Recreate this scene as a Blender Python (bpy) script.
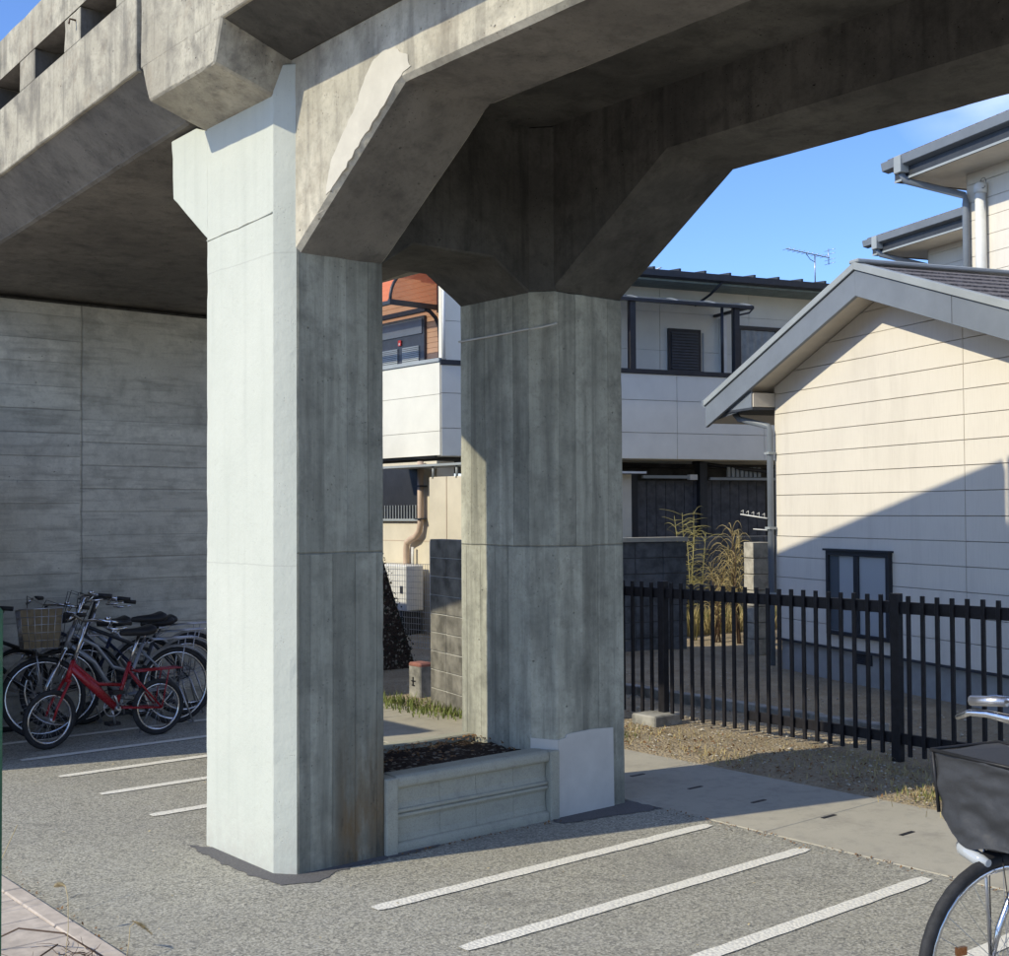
import bpy, bmesh, math, random
from mathutils import Vector, Matrix, noise as mn
random.seed(7)
for o in list(bpy.data.objects): bpy.data.objects.remove(o)
SC = bpy.context.scene; COL = SC.collection
PI = math.pi
# ------------------------------------------------------------------ camera
YAW, PITCH, ROLL = math.radians(49.806), math.radians(1.549), math.radians(0.3006)
def cam_axis(r, d, f):
    cr, sr, cp, sp = math.cos(ROLL), math.sin(ROLL), math.cos(PITCH), math.sin(PITCH)
    R, D, F = cr*r - sr*d, sr*r + cr*d, f
    D, F = cp*D - sp*F, sp*D + cp*F
    return Vector((F*math.cos(YAW) + R*math.sin(YAW), F*math.sin(YAW) - R*math.cos(YAW), -D))
cd = bpy.data.cameras.new('camera'); cam = bpy.data.objects.new('camera', cd); COL.objects.link(cam)
ax, ay, az = cam_axis(1,0,0), cam_axis(0,-1,0), cam_axis(0,0,-1)
M = Matrix((ax, ay, az)).transposed().to_4x4(); M.translation = Vector((0,0,1.7)); cam.matrix_world = M
cd.sensor_width = 36; cd.lens = 1251.9/1009*36; cd.clip_start = .05; cd.clip_end = 900
SC.camera = cam
# ------------------------------------------------------------------ light
SUN = Vector((1, -.26, -.76)).normalized()
w = bpy.data.worlds.new('World'); SC.world = w; w.use_nodes = True
nt = w.node_tree; bg = nt.nodes['Background']
sky = nt.nodes.new('ShaderNodeTexSky'); sky.sky_type = 'NISHITA'; sky.sun_disc = False
sky.sun_elevation = math.asin(-SUN.z); sky.sun_rotation = math.atan2(-SUN.x, -SUN.y)
sky.altitude = 50; sky.air_density = 1.0; sky.dust_density = .1; sky.ozone_density = 5.0
tc = nt.nodes.new('ShaderNodeTexCoord'); mp = nt.nodes.new('ShaderNodeMapping'); mp.inputs['Scale'].default_value = (1.2, 2.4, 5.5)
nz = nt.nodes.new('ShaderNodeTexNoise'); nz.inputs['Scale'].default_value = 1.25; nz.inputs['Detail'].default_value = 8; nz.inputs['Roughness'].default_value = .55
rp = nt.nodes.new('ShaderNodeValToRGB'); rp.color_ramp.elements[0].position = .47; rp.color_ramp.elements[1].position = .74
rp.color_ramp.elements[1].color = (.55,.55,.55,1)
mx = nt.nodes.new('ShaderNodeMix'); mx.data_type = 'RGBA'; mx.inputs['B'].default_value = (8.5, 8.8, 9.6, 1)
nt.links.new(tc.outputs['Generated'], mp.inputs[0]); nt.links.new(mp.outputs[0], nz.inputs['Vector']); nt.links.new(nz.outputs['Fac'], rp.inputs[0])
dv = nt.nodes.new('ShaderNodeVectorMath'); dv.operation = 'DISTANCE'; dv.inputs[1].default_value = (.85, .42, .345); nt.links.new(tc.outputs['Generated'], dv.inputs[0])
mr = nt.nodes.new('ShaderNodeMapRange'); mr.inputs[1].default_value = .03; mr.inputs[2].default_value = .12; mr.inputs[3].default_value = .55; mr.inputs[4].default_value = 0; nt.links.new(dv.outputs['Value'], mr.inputs[0])
n2 = nt.nodes.new('ShaderNodeTexNoise'); n2.inputs['Scale'].default_value = 9; n2.inputs['Detail'].default_value = 7; nt.links.new(mp.outputs[0], n2.inputs['Vector'])
ml_ = nt.nodes.new('ShaderNodeMath'); ml_.operation = 'MULTIPLY'; nt.links.new(mr.outputs[0], ml_.inputs[0]); nt.links.new(n2.outputs['Fac'], ml_.inputs[1])
mm = nt.nodes.new('ShaderNodeMath'); mm.operation = 'MAXIMUM'; nt.links.new(rp.outputs[0], mm.inputs[0]); nt.links.new(ml_.outputs[0], mm.inputs[1]); nt.links.new(mm.outputs[0], mx.inputs['Factor']); tn = nt.nodes.new('ShaderNodeMix'); tn.data_type = 'RGBA'; tn.blend_type = 'MULTIPLY'; tn.inputs['Factor'].default_value = 1; tn.inputs['B'].default_value = (.71, .80, 1.0, 1)
nt.links.new(sky.outputs[0], tn.inputs['A']); nt.links.new(tn.outputs['Result'], mx.inputs['A']); nt.links.new(mx.outputs['Result'], bg.inputs['Color'])
bg.inputs['Strength'].default_value = .15
sd = bpy.data.lights.new('sun', 'SUN'); sd.energy = 2.7; sd.angle = math.radians(.6); sd.color = (1, .915, .70)
so = bpy.data.objects.new('sun', sd); COL.objects.link(so); so.rotation_euler = SUN.to_track_quat('-Z', 'Y').to_euler()
SC.render.engine = 'CYCLES'
SC.view_settings.view_transform = 'Standard'; SC.view_settings.look = 'None'; SC.view_settings.exposure = 0.62; SC.view_settings.gamma = 1
SC.cycles.max_bounces = 8; SC.cycles.diffuse_bounces = 6
# ------------------------------------------------------------------ materials
class NB:
    def __init__(s, name):
        s.m = bpy.data.materials.new(name); s.m.use_nodes = True; s.t = s.m.node_tree; s.b = s.t.nodes['Principled BSDF']
        g = s.t.nodes.new('ShaderNodeNewGeometry'); s.pos = g.outputs['Position']; s.geo = g
    def n(s, ty, **k):
        o = s.t.nodes.new('ShaderNode' + ty)
        for a, v in k.items(): setattr(o, a, v)
        return o
    def put(s, sock, v):
        if isinstance(v, bpy.types.NodeSocket): s.t.links.new(v, sock)
        else: sock.default_value = v
    def math(s, op, a, b=0.0, c=None, clamp=False):
        o = s.n('Math', operation=op); o.use_clamp = clamp; s.put(o.inputs[0], a); s.put(o.inputs[1], b)
        if c is not None: s.put(o.inputs[2], c)
        return o.outputs[0]
    def vmul(s, v, k):
        o = s.n('VectorMath', operation='MULTIPLY'); s.put(o.inputs[0], v); o.inputs[1].default_value = k; return o.outputs[0]
    def xyz(s):
        o = s.n('SeparateXYZ'); s.put(o.inputs[0], s.pos); return o.outputs
    def noise(s, sc, det=5, rough=.6, vec=None, scale3=None, dist=0):
        v = vec or s.pos
        if scale3: v = s.vmul(v, scale3)
        o = s.n('TexNoise'); s.put(o.inputs['Vector'], v); o.inputs['Scale'].default_value = sc; o.inputs['Detail'].default_value = det
        o.inputs['Roughness'].default_value = rough; o.inputs['Distortion'].default_value = dist; return o.outputs['Fac']
    def vor(s, sc, out='Distance', feat='F1', vec=None):
        o = s.n('TexVoronoi', feature=feat); s.put(o.inputs['Vector'], vec or s.pos); o.inputs['Scale'].default_value = sc; return o.outputs[out]
    def white(s, v):
        o = s.n('TexWhiteNoise', noise_dimensions='1D'); s.put(o.inputs['W'], v); return o.outputs['Value']
    def map(s, v, a, b, c, d):
        o = s.n('MapRange'); s.put(o.inputs['Value'], v); o.inputs[1].default_value = a; o.inputs[2].default_value = b; o.inputs[3].default_value = c; o.inputs[4].default_value = d
        return o.outputs[0]
    def mix(s, f, a, b, mode='MIX'):
        o = s.n('Mix', data_type='RGBA', blend_type=mode); s.put(o.inputs['Factor'], f)
        for k, v in (('A', a), ('B', b)):
            if isinstance(v, tuple) and len(v) == 3: v = v + (1,)
            if isinstance(v, float): v = (v, v, v, 1)
            s.put(o.inputs[k], v)
        return o.outputs['Result']
    def gray(s, v):
        o = s.n('CombineColor'); [s.put(o.inputs[i], v) for i in range(3)]; return o.outputs[0]
    def bump(s, h, st=.5, d=.01, nrm=None):
        o = s.n('Bump'); s.put(o.inputs['Height'], h); o.inputs['Strength'].default_value = st; o.inputs['Distance'].default_value = d
        if nrm: s.put(o.inputs['Normal'], nrm)
        return o.outputs[0]
    def fin(s, col, rough=.8, nrm=None, metal=0., spec=.3):
        if isinstance(col, tuple) and len(col) == 3: col = col + (1,)
        s.put(s.b.inputs['Base Color'], col); s.put(s.b.inputs['Roughness'], rough); s.b.inputs['Metallic'].default_value = metal
        s.b.inputs['Specular IOR Level'].default_value = spec
        if nrm: s.put(s.b.inputs['Normal'], nrm)
        return s.m

def concrete(name, c1, c2, c3, boards=None, bw=.125, dirt=.5, streak=True, brown=.0, pits=True, joint=None, jz=(1.21,)):
    """c1 main, c2 light, c3 dark; boards: 'v' vertical form boards, 'h' horizontal"""
    b = NB(name); X, Y, Z = b.xyz()
    big = b.noise(1.3, 6, .62); mid = b.noise(6, 7, .65); fine = b.noise(45, 6, .7)
    blot = b.noise(2.6, 8, .72, dist=.4)
    col = b.mix(b.map(big, .40, .60, 0, 1), c1, c2)
    col = b.mix(b.map(blot, .50, .68, 0, dirt*.8), col, c3)
    col = b.mix(b.map(mid, .48, .72, 0, dirt), col, c3); col = b.mix(b.map(b.noise(13, 8, .75), .55, .72, 0, .4), col, c2)
    col = b.mix(b.map(fine, .52, .75, 0, .45), col, c3)
    h = b.math('MULTIPLY', fine, .35); h = b.math('ADD', h, b.math('MULTIPLY', mid, .5))
    sn = b.n('SeparateXYZ'); b.put(sn.inputs[0], b.geo.outputs['Normal']); upr = b.math('LESS_THAN', b.math('ABSOLUTE', sn.outputs[2]), .5)
    rs = b.math('MULTIPLY', b.map(b.noise(1, 5, .6, scale3=(2, 2, 17) if boards == 'h' else (11, 11, .9)), .50, .66, 0, .5), upr)
    col = b.mix(rs, col, c3)
    if streak:
        st = b.noise(1, 6, .65, scale3=(9, 9, .75)); col = b.mix(b.map(st, .46, .72, 0, dirt*1.0), col, c3)
        st2 = b.noise(1, 5, .6, scale3=(16, 16, 1.1)); col = b.mix(b.map(st2, .56, .78, 0, .4), col, c2)
    if boards:
        if boards == 'v':
            row = b.math('SNAP', b.math('ADD', Z, -jz[0]+20), 20.0) if False else b.math('GREATER_THAN', Z, jz[0])
            c = b.math('ADD', b.math('ADD', X, Y), b.math('MULTIPLY', row, .047))
            c = b.math('ADD', c, b.math('MULTIPLY', b.noise(1.0, 2, .5, scale3=(3, 3, .5)), .03))
        else:
            wob = b.math('MULTIPLY', b.noise(1.2, 3, .5), .02)
            c = b.math('ADD', Z, b.math('ADD', wob, b.math('MULTIPLY', b.math('GREATER_THAN', X, joint), .07)))
        q = b.math('DIVIDE', c, bw); fl = b.math('FLOOR', q); fr = b.math('FRACT', q)
        if boards == 'v': fl = b.math('ADD', fl, b.math('MULTIPLY', row, 31.7))
        else: fl = b.math('ADD', fl, b.math('MULTIPLY', b.math('GREATER_THAN', X, joint), 17.3))
        wn = b.white(fl)
        col = b.mix(.34, col, b.gray(b.map(wn, 0, 1, .0 if boards == 'v' else .35, 1.0)), 'MULTIPLY'); col = b.mix(1., col, (1.2, 1.2, 1.2), 'MULTIPLY')
        grain = b.noise(1, 4, .6, scale3=((60, 60, 2.5) if boards == 'v' else (2.5, 2.5, 60)))
        h = b.math('ADD', h, b.math('MULTIPLY', grain, .5))
        h = b.math('ADD', h, b.math('MULTIPLY', wn, .45))
        edge = b.math('MINIMUM', fr, b.math('SUBTRACT', 1., fr)); on = b.math('GREATER_THAN', b.white(b.math('ADD', fl, 3.3)), .45)
        ln = b.math('MULTIPLY', b.map(edge, 0, .045, 1, 0), on)
        col = b.mix(b.math('MULTIPLY', ln, .28 if boards == 'v' else .7), col, c3); h = b.math('SUBTRACT', h, b.math('MULTIPLY', ln, .55))
        if boards == 'v':
            for z0 in jz:
                d = b.math('ABSOLUTE', b.math('SUBTRACT', Z, b.math('ADD', z0, b.math('MULTIPLY', b.noise(4, 2), .012))))
                ln = b.map(d, 0, .006, 1, 0); col = b.mix(b.math('MULTIPLY', ln, .45), col, c3); h = b.math('SUBTRACT', h, ln)
        else:
            d = b.math('ABSOLUTE', b.math('SUBTRACT', X, b.math('ADD', joint, b.math('MULTIPLY', b.noise(5, 3), .03))))
            ln = b.map(d, 0, .012, 1, 0); col = b.mix(b.math('MULTIPLY', ln, .75), col, c3); h = b.math('SUBTRACT', h, ln)
    if boards == 'v':   # rust-brown water stain low on the right of the front column, pitted area on its left
        st_ = b.math('MULTIPLY', b.map(X, 3.27, 3.34, 0, 1), b.map(X, 3.56, 3.72, 1, 0)); st_ = b.math('MULTIPLY', st_, b.map(b.math('ADD', Z, b.math('MULTIPLY', b.noise(6, 4), .35)), .35, .95, 1, 0))
        st_ = b.math('MULTIPLY', st_, b.map(b.noise(1, 6, .7, scale3=(9, 9, 2.2)), .38, .60, 0, .85)); col = b.mix(st_, col, (.16, .105, .05))
        st_ = b.math('MULTIPLY', st_, b.map(b.noise(1, 6, .7, scale3=(14, 14, 3)), .5, .62, 0, 1)); col = b.mix(st_, col, (.05, .045, .035))
        lw = b.math('MULTIPLY', b.map(Z, .05, .5, .55, 0), b.map(b.noise(7, 5), .38, .62, 0, 1)); col = b.mix(lw, col, c3)
    if brown: col = b.mix(b.map(b.noise(2.4, 6, .7), .52, .74, 0, brown), col, (.20, .125, .07))
    if pits:
        p = b.map(b.vor(38), .0, .15, 1, 0); msk = b.math('GREATER_THAN', b.noise(3.1, 3), .53); p = b.math('MULTIPLY', p, msk)
        p2 = b.math('MULTIPLY', b.map(b.vor(9, vec=b.vmul(b.pos, (1,1,1.3))), .02, .075, 1, 0), b.math('GREATER_THAN', b.noise(1.3, 3), .5)); p = b.math('MAXIMUM', p, p2)
        col = b.mix(b.math('MULTIPLY', p, .7), col, c3); h = b.math('SUBTRACT', h, b.math('MULTIPLY', p, 1.2))
    return b.fin(col, .88, b.bump(h, .75, .009), spec=.25)

def plain(name, col, rough=.6, metal=0., var=.12, sc=9, bump=.08, spec=.35):
    b = NB(name); n1 = b.noise(sc, 5); n2 = b.noise(sc*9, 4)
    dark = tuple(c*(1-var*1.6) for c in col); lite = tuple(min(1, c*(1+var)) for c in col)
    c = b.mix(b.map(n1, .35, .65, 0, 1), dark, lite)
    return b.fin(c, b.map(n2, .3, .7, max(.02, rough-.1), min(1, rough+.1)), b.bump(n2, bump, .004), metal, spec)

def glass_mat(name, col, rough=.08):
    b = NB(name); b.b.inputs['Coat Weight'].default_value = .6; return b.fin(col, rough, b.bump(b.noise(1.2, 2), .03, .02), 0, .6)

C_BEAM = concrete('weathered_concrete', (.40,.37,.29), (.60,.555,.44), (.17,.157,.13), dirt=.65, brown=.25, streak=False)
C_SHADE = concrete('shade_dark_concrete', (.075,.072,.064), (.13,.124,.108), (.03,.029,.027), dirt=.6, streak=False)  # same concrete darkened, the gloom under the deck put into its colour
C_SOFF = concrete('shade_toned_soffit', (.15,.14,.122), (.225,.21,.18), (.06,.057,.052), dirt=.6, streak=False)  # darker copy of the concrete, with the shade of undersides and recesses in its colour
C_COL = concrete('board_marked_concrete', (.31,.307,.245), (.46,.45,.36), (.13,.128,.104), boards='v', bw=.128, dirt=.58, brown=.07, jz=(1.50,))
C_ABUT = concrete('abutment_concrete', (.50,.48,.41), (.60,.58,.50), (.25,.24,.205), boards='h', bw=.20, joint=4.165, dirt=.55, streak=False)
C_SPAN = concrete('span_concrete', (.36,.33,.26), (.52,.485,.385), (.13,.12,.105), dirt=.75, brown=.5, streak=False)
def mat_white():
    b = NB('white_coating'); n1 = b.noise(2.2, 5, .55); n2 = b.noise(60, 6, .7); n3 = b.noise(14, 5, .6)
    c = b.mix(b.map(n1, .3, .7, 0, 1), (.50,.52,.455), (.555,.57,.50)); c = b.mix(b.map(n3, .62, .8, 0, .35), c, (.55,.56,.52))
    X, Y, Z = b.xyz(); low = b.math('MULTIPLY', b.map(Z, .0, .3, .5, 0), b.map(n3, .35, .6, 0, 1)); c = b.mix(low, c, (.45,.43,.38))
    stw = b.noise(1, 6, .65, scale3=(12, 12, .7)); c = b.mix(b.map(stw, .50, .70, 0, .30), c, (.40,.42,.37)); c = b.mix(b.map(b.noise(55, 4, .7), .60, .72, 0, .35), c, (.34,.34,.30))
    for z0 in (1.44, 2.93):
        dl = b.map(b.math('ABSOLUTE', b.math('SUBTRACT', Z, b.math('ADD', z0, b.math('MULTIPLY', b.noise(5, 3), .02)))), 0, .005, 1, 0); c = b.mix(b.math('MULTIPLY', dl, .35), c, (.3,.3,.27))
    h = b.math('ADD', b.math('MULTIPLY', n2, .3), n3)
    pit = b.map(b.vor(70), .05, .2, 1, 0); h = b.math('SUBTRACT', h, b.math('MULTIPLY', pit, b.math('GREATER_THAN', b.noise(5, 3), .58)))
    return b.fin(c, .85, b.bump(h, .5, .008), spec=.25)
C_WHITE = mat_white()
C_PATCH = plain('mortar_patch', (.56,.525,.44), .9, var=.06, sc=5, bump=.3)
C_PATCH2 = plain('grey_mortar', (.58,.56,.51), .9, var=.06, sc=4, bump=.3)

def mat_asphalt():
    b = NB('asphalt'); v = b.n('TexVoronoi', feature='F1'); b.put(v.inputs['Vector'], b.pos); v.inputs['Scale'].default_value = 105
    cc = b.n('SeparateColor'); b.put(cc.inputs[0], v.outputs['Color']); d = v.outputs['Distance']
    f = b.noise(230, 3, .7); f2 = b.noise(70, 4, .8); big = b.noise(.8, 5, .6); mid = b.noise(5, 5, .6)
    base = b.mix(cc.outputs[0], (.30,.285,.23), (.56,.53,.43))
    base = b.mix(b.map(cc.outputs[1], .70, .95, 0, .75), base, (.12,.118,.108))
    base = b.mix(b.map(cc.outputs[2], .93, 1, 0, .6), base, (.66,.63,.55))
    base = b.mix(b.map(f, .5, .72, 0, .55), base, (.13,.128,.118)); base = b.mix(b.map(d, .45, .9, 0, .5), base, (.12,.118,.11))
    base = b.mix(b.map(mid, .4, .7, 0, .22), base, (.42,.405,.36)); base = b.mix(b.map(big, .45, .7, 0, .25), base, (.20,.195,.18))
    base = b.mix(b.map(b.noise(1.6, 7, .7, dist=1.2), .58, .70, 0, .35), base, (.11,.105,.095)); base = b.mix(b.map(b.vor(2.3), .02, .09, .45, 0), base, (.07,.068,.062))
    h = b.math('ADD', b.math('MULTIPLY', cc.outputs[0], .55), b.math('ADD', f2, b.math('MULTIPLY', f, .5)))
    return b.fin(base, .92, b.bump(h, .55, .008), spec=.2)
M_ASPH = mat_asphalt()
def mat_tar():
    b = NB('smooth_asphalt'); n = b.noise(90, 4); return b.fin(b.mix(n, (.075,.074,.075), (.19,.183,.18)), .9, b.bump(n, .6, .006), spec=.2)
M_TAR = mat_tar()
def mat_paint():
    b = NB('white_road_paint'); v = b.vor(62); m = b.noise(18, 5, .65)
    a = b.math('ADD', b.map(v, .4, .9, 0, .7), b.map(m, .5, .75, 0, .75)); c = b.mix(b.map(a, .55, 1.3, 0, .8), (.74,.71,.62), (.36,.35,.32))
    return b.fin(c, .8, b.bump(b.math('SUBTRACT', 1, v), .5, .008), spec=.25)
M_PAINT = mat_paint()
def mat_path():
    b = NB('path_concrete'); n = b.noise(1.7, 6, .6); f = b.noise(110, 4, .7); m = b.noise(9, 6, .65)
    c = b.mix(n, (.36,.335,.27), (.49,.455,.37)); c = b.mix(b.map(b.noise(3.5, 7, .75), .52, .66, 0, .4), c, (.24,.22,.19)); c = b.mix(b.map(m, .5, .75, 0, .4), c, (.22,.21,.19)); c = b.mix(b.map(f, .55, .8, 0, .35), c, (.18,.17,.16))
    return b.fin(c, .9, b.bump(b.math('ADD', f, m), .4, .004), spec=.2)
M_PATH = mat_path()
def mat_dirt(name, a, bb, c3, sc=1.):
    b = NB(name); n = b.noise(2.2, 7, .7); f = b.noise(38*sc, 6, .75); v = b.n('TexVoronoi', feature='F1'); b.put(v.inputs['Vector'], b.pos); v.inputs['Scale'].default_value = 48*sc
    cc = b.n('SeparateColor'); b.put(cc.inputs[0], v.outputs['Color'])
    c = b.mix(b.map(n, .3, .7, 0, 1), a, bb); c = b.mix(b.map(f, .5, .75, 0, .7), c, c3); c = b.mix(b.map(cc.outputs[0], .8, 1, 0, .7), c, (.42,.38,.30))
    return b.fin(c, .95, b.bump(b.math('SUBTRACT', f, v.outputs['Distance']), .9, .02), spec=.15)
M_YARD = mat_dirt('yard_gravel', (.30,.235,.15), (.50,.41,.28), (.11,.085,.055))
M_SOIL = mat_dirt('dark_soil', (.035,.025,.02), (.07,.05,.04), (.015,.012,.01))
M_TILE = plain('pale_paver', (.50,.43,.36), .85, var=.12, sc=11, bump=.3)
M_GRAN = None
def mat_cast():
    b = NB('cast_stone'); n = b.noise(2.5, 5); f = b.noise(160, 3, .8); m = b.noise(12, 6, .7)
    c = b.mix(n, (.34,.335,.27), (.45,.44,.355)); c = b.mix(b.map(f, .5, .7, 0, .45), c, (.14,.14,.13)); c = b.mix(b.map(m, .5, .75, 0, .4), c, (.17,.17,.155))
    return b.fin(c, .92, b.bump(b.math('ADD', f, m), .4, .004), spec=.2)
M_CAST = mat_cast()
M_BLK = plain('black_painted_steel', (.012,.011,.014), .5, var=.3, sc=20, bump=.15)
def mat_siding():
    b = NB('cream_siding'); tcn = b.n('TexCoord'); n = b.noise(1.1, 5); r = b.noise(1, 3, .6, scale3=(90, 90, 5)); g = b.noise(1, 4, .6, scale3=(3, 3, 60))
    c = b.mix(n, (.70,.65,.565), (.77,.72,.635)); c = b.mix(b.map(r, .5, .75, 0, .16), c, (.45,.40,.33)); c = b.mix(b.map(b.noise(1, 5, .6, scale3=(5, 5, .6)), .52, .72, 0, .22), c, (.48,.44,.38)); c = b.mix(b.map(b.noise(.9, 6, .7), .5, .7, 0, .18), c, (.50,.46,.42))
    return b.fin(c, .75, b.bump(b.math('ADD', g, r), .15, .004), spec=.25)
M_SIDE = mat_siding()
M_JOINT = plain('joint_dark', (.38,.34,.29), .9)
M_FOUND = plain('foundation_grey', (.36,.36,.35), .9, var=.1, sc=4, bump=.2)
M_TRIM = plain('blue_grey_metal', (.19,.215,.25), .45, var=.06, sc=3, bump=.02)
M_TRIM2 = plain('pale_grey_metal', (.34,.37,.38), .45, var=.06, sc=3, bump=.02)
M_TRIMD = plain('dark_fascia', (.045,.05,.06), .5, var=.1)
M_SOFFIT = plain('cream_soffit', (.60,.55,.47), .7, var=.05, sc=5)
M_SHIN = plain('slate_shingle', (.17,.155,.155), .85, var=.4, sc=30, bump=.3)
M_NEIGH = plain('light_panel', (.74,.72,.63), .6, var=.04, sc=2, bump=.03)
M_NCREAM = plain('cream_wall', (.66,.60,.47), .75, var=.05, sc=3)
M_PEACH = plain('peach_siding', (.72,.42,.24), .75, var=.06, sc=3)
M_DARKW = plain('dark_aluminium', (.03,.032,.038), .4, var=.1)
M_SHUT = plain('blue_grey_shutter', (.06,.068,.085), .45, var=.1)
M_WHITE = plain('white_plastic', (.72,.72,.69), .4, var=.04)
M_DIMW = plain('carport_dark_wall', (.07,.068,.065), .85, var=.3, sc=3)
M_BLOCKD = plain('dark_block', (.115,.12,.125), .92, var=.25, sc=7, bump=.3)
M_BLOCK = plain('grey_block', (.30,.29,.26), .92, var=.3, sc=6, bump=.35)
M_MORT = plain('mortar', (.45,.44,.40), .95, var=.1)
M_PIPE = plain('beige_pipe', (.55,.42,.32), .6, var=.05)
M_RED = plain('red_paint', (.30,.012,.018), .3, var=.1, spec=.5)
M_REDT = plain('red_marker_paint', (.30,.13,.10), .8, var=.15)
M_GREEN = plain('green_paint', (.02,.13,.06), .45)
M_RUB = plain('tyre_rubber', (.028,.028,.030), .75, var=.2, sc=30, bump=.2)
M_CHR = plain('chrome', (.62,.62,.64), .2, 1., var=.04)
M_ALU = plain('aluminium', (.50,.50,.52), .35, .9, var=.06)
M_SILV = plain('silver_paint', (.30,.31,.33), .35, .5, var=.06)
M_DGREY = plain('dark_frame_paint', (.035,.038,.045), .35, var=.1)
M_PLAS = plain('black_plastic', (.018,.018,.02), .5)
M_BASK = plain('tan_basket_liner', (.17,.135,.085), .85, var=.15, sc=20, bump=.3)
def mat_bag():
    b = NB('charcoal_cover'); f = b.noise(150, 3, .6); n = b.noise(1, 3, .5, scale3=(3, 5, 12), dist=.3); c = b.mix(f, (.026,.027,.030), (.046,.048,.053))
    return b.fin(c, .6, b.bump(n, .25, .03, b.bump(f, .2, .002)), spec=.4)
M_BAG = mat_bag()
M_LENS = glass_mat('clear_lens', (.42,.44,.45), .12)
M_AMB = plain('amber_reflector', (.45,.15,.04), .3)
M_GLASS = glass_mat('window_glass', (.10,.12,.14)); M_CURT = glass_mat('frosted_pane', (.42,.45,.47), .3)
def leafmat(name, col, var=.35):
    b = NB(name); n = b.noise(8, 3); c = b.mix(n, tuple(x*(1-var) for x in col), tuple(x*(1+var) for x in col)); return b.fin(c, .7, None, 0, .25)
M_DRY = leafmat('dry_grass', (.42,.34,.16)); M_GRASS = leafmat('short_grass', (.15,.18,.05)); M_TWIG = leafmat('brown_twig', (.10,.065,.045)); M_STRAW = leafmat('straw', (.50,.40,.22))
M_IVY = leafmat('dark_ivy', (.016,.022,.012)); M_SHG = leafmat('yellow_green_stem', (.30,.27,.11)); M_LEAF = leafmat('fallen_leaf', (.20,.11,.05))
M_STONE = plain('yard_stone', (.52,.47,.38), .9, var=.3, sc=25, bump=.3)
def mat_poly(name, col, alpha):
    b = NB(name); m = b.fin(col, .25, None, 0, .4); b.b.inputs['Alpha'].default_value = alpha; return m
M_ORANGE = mat_poly('orange_polycarbonate', (.85,.20,.07), .55); M_SMOKE = mat_poly('smoked_polycarbonate', (.16,.19,.23), .75)

# ------------------------------------------------------------------ helpers
class MB:
    def __init__(s): s.v = []; s.f = []; s.sm = []
    def add(s, vs, fs, smooth=False):
        k = len(s.v); s.v += [Vector(p) for p in vs]; s.f += [[i+k for i in f] for f in fs]; s.sm += [smooth]*len(fs); return s
    def hexa(s, p): return s.add(p, [(0,1,2,3),(7,6,5,4),(0,4,5,1),(1,5,6,2),(2,6,7,3),(3,7,4,0)])
    def box(s, x0, x1, y0, y1, z0, z1, xf=None):
        p = [(x0,y0,z0),(x1,y0,z0),(x1,y1,z0),(x0,y1,z0),(x0,y0,z1),(x1,y0,z1),(x1,y1,z1),(x0,y1,z1)]
        if xf: p = [xf(*q) for q in p]
        return s.hexa(p)
    def prism(s, poly, d, xf=None):
        n = len(poly); d = Vector(d); a = [Vector(p) for p in poly]; b = [p+d for p in a]
        if xf: a = [Vector(xf(*p)) for p in a]; b = [Vector(xf(*p)) for p in b]
        return s.add(a+b, [list(range(n)), list(range(2*n-1, n-1, -1))] + [[i, (i+1) % n, n+(i+1) % n, n+i] for i in range(n)])
    def tube(s, pts, r, n=8, closed=False, cap=True, sy=1.):
        pts = [Vector(p) for p in pts]; N = len(pts); rs = r if isinstance(r, (list, tuple)) else [r]*N
        vs = []; up = None
        for i, p in enumerate(pts):
            if closed: t = pts[(i+1) % N] - pts[i-1]
            else: t = pts[min(i+1, N-1)] - pts[max(i-1, 0)]
            if t.length < 1e-9: t = Vector((0,0,1))
            t.normalize()
            if up is None: up = Vector((0,0,1)) if abs(t.z) < .9 else Vector((1,0,0))
            a = t.cross(up)
            if a.length < 1e-4: a = t.cross(Vector((0,1,0)))
            a.normalize(); b = a.cross(t).normalized(); up = b
            for k in range(n):
                q = 2*PI*k/n; vs.append(p + a*math.cos(q)*rs[i] + b*math.sin(q)*rs[i]*sy)
        fs = []
        for i in range(N if closed else N-1):
            j = (i+1) % N
            for k in range(n): fs.append((i*n+k, i*n+(k+1) % n, j*n+(k+1) % n, j*n+k))
        s.add(vs, fs, True)
        if cap and not closed: k = len(s.v)-len(vs); s.f += [[k+i for i in range(n)], [k+(N-1)*n+i for i in range(n)][::-1]]; s.sm += [False]*2
        return s
    def build(s, name, mat, parent=None, loc=None, bevel=0, tri=False):
        inv = Matrix() if parent is None else root_of(parent).matrix_basis.inverted()
        if parent is None and loc is not None: inv = Matrix.Translation(-Vector(loc))
        me = bpy.data.meshes.new(name); me.from_pydata([inv @ v for v in s.v], [], s.f)
        for m in (mat if isinstance(mat, list) else [mat]): me.materials.append(m)
        bm = bmesh.new(); bm.from_mesh(me); bmesh.ops.recalc_face_normals(bm, faces=bm.faces); bm.to_mesh(me); bm.free()
        me.polygons.foreach_set('use_smooth', s.sm)
        o = bpy.data.objects.new(name, me); COL.objects.link(o)
        if parent is None and loc is not None: o.location = loc
        if parent is not None: o.parent = parent
        if bevel:
            md = o.modifiers.new('edge', 'BEVEL'); md.width = bevel; md.segments = 1; md.limit_method = 'ANGLE'; md.angle_limit = math.radians(25)
        return o
def root_of(o):
    while o.parent: o = o.parent
    return o
def tag(o, label=None, cat=None, group=None, kind=None):
    if label: o['label'] = label
    if cat: o['category'] = cat
    if group: o['group'] = group
    if kind: o['kind'] = kind
    return o
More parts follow.
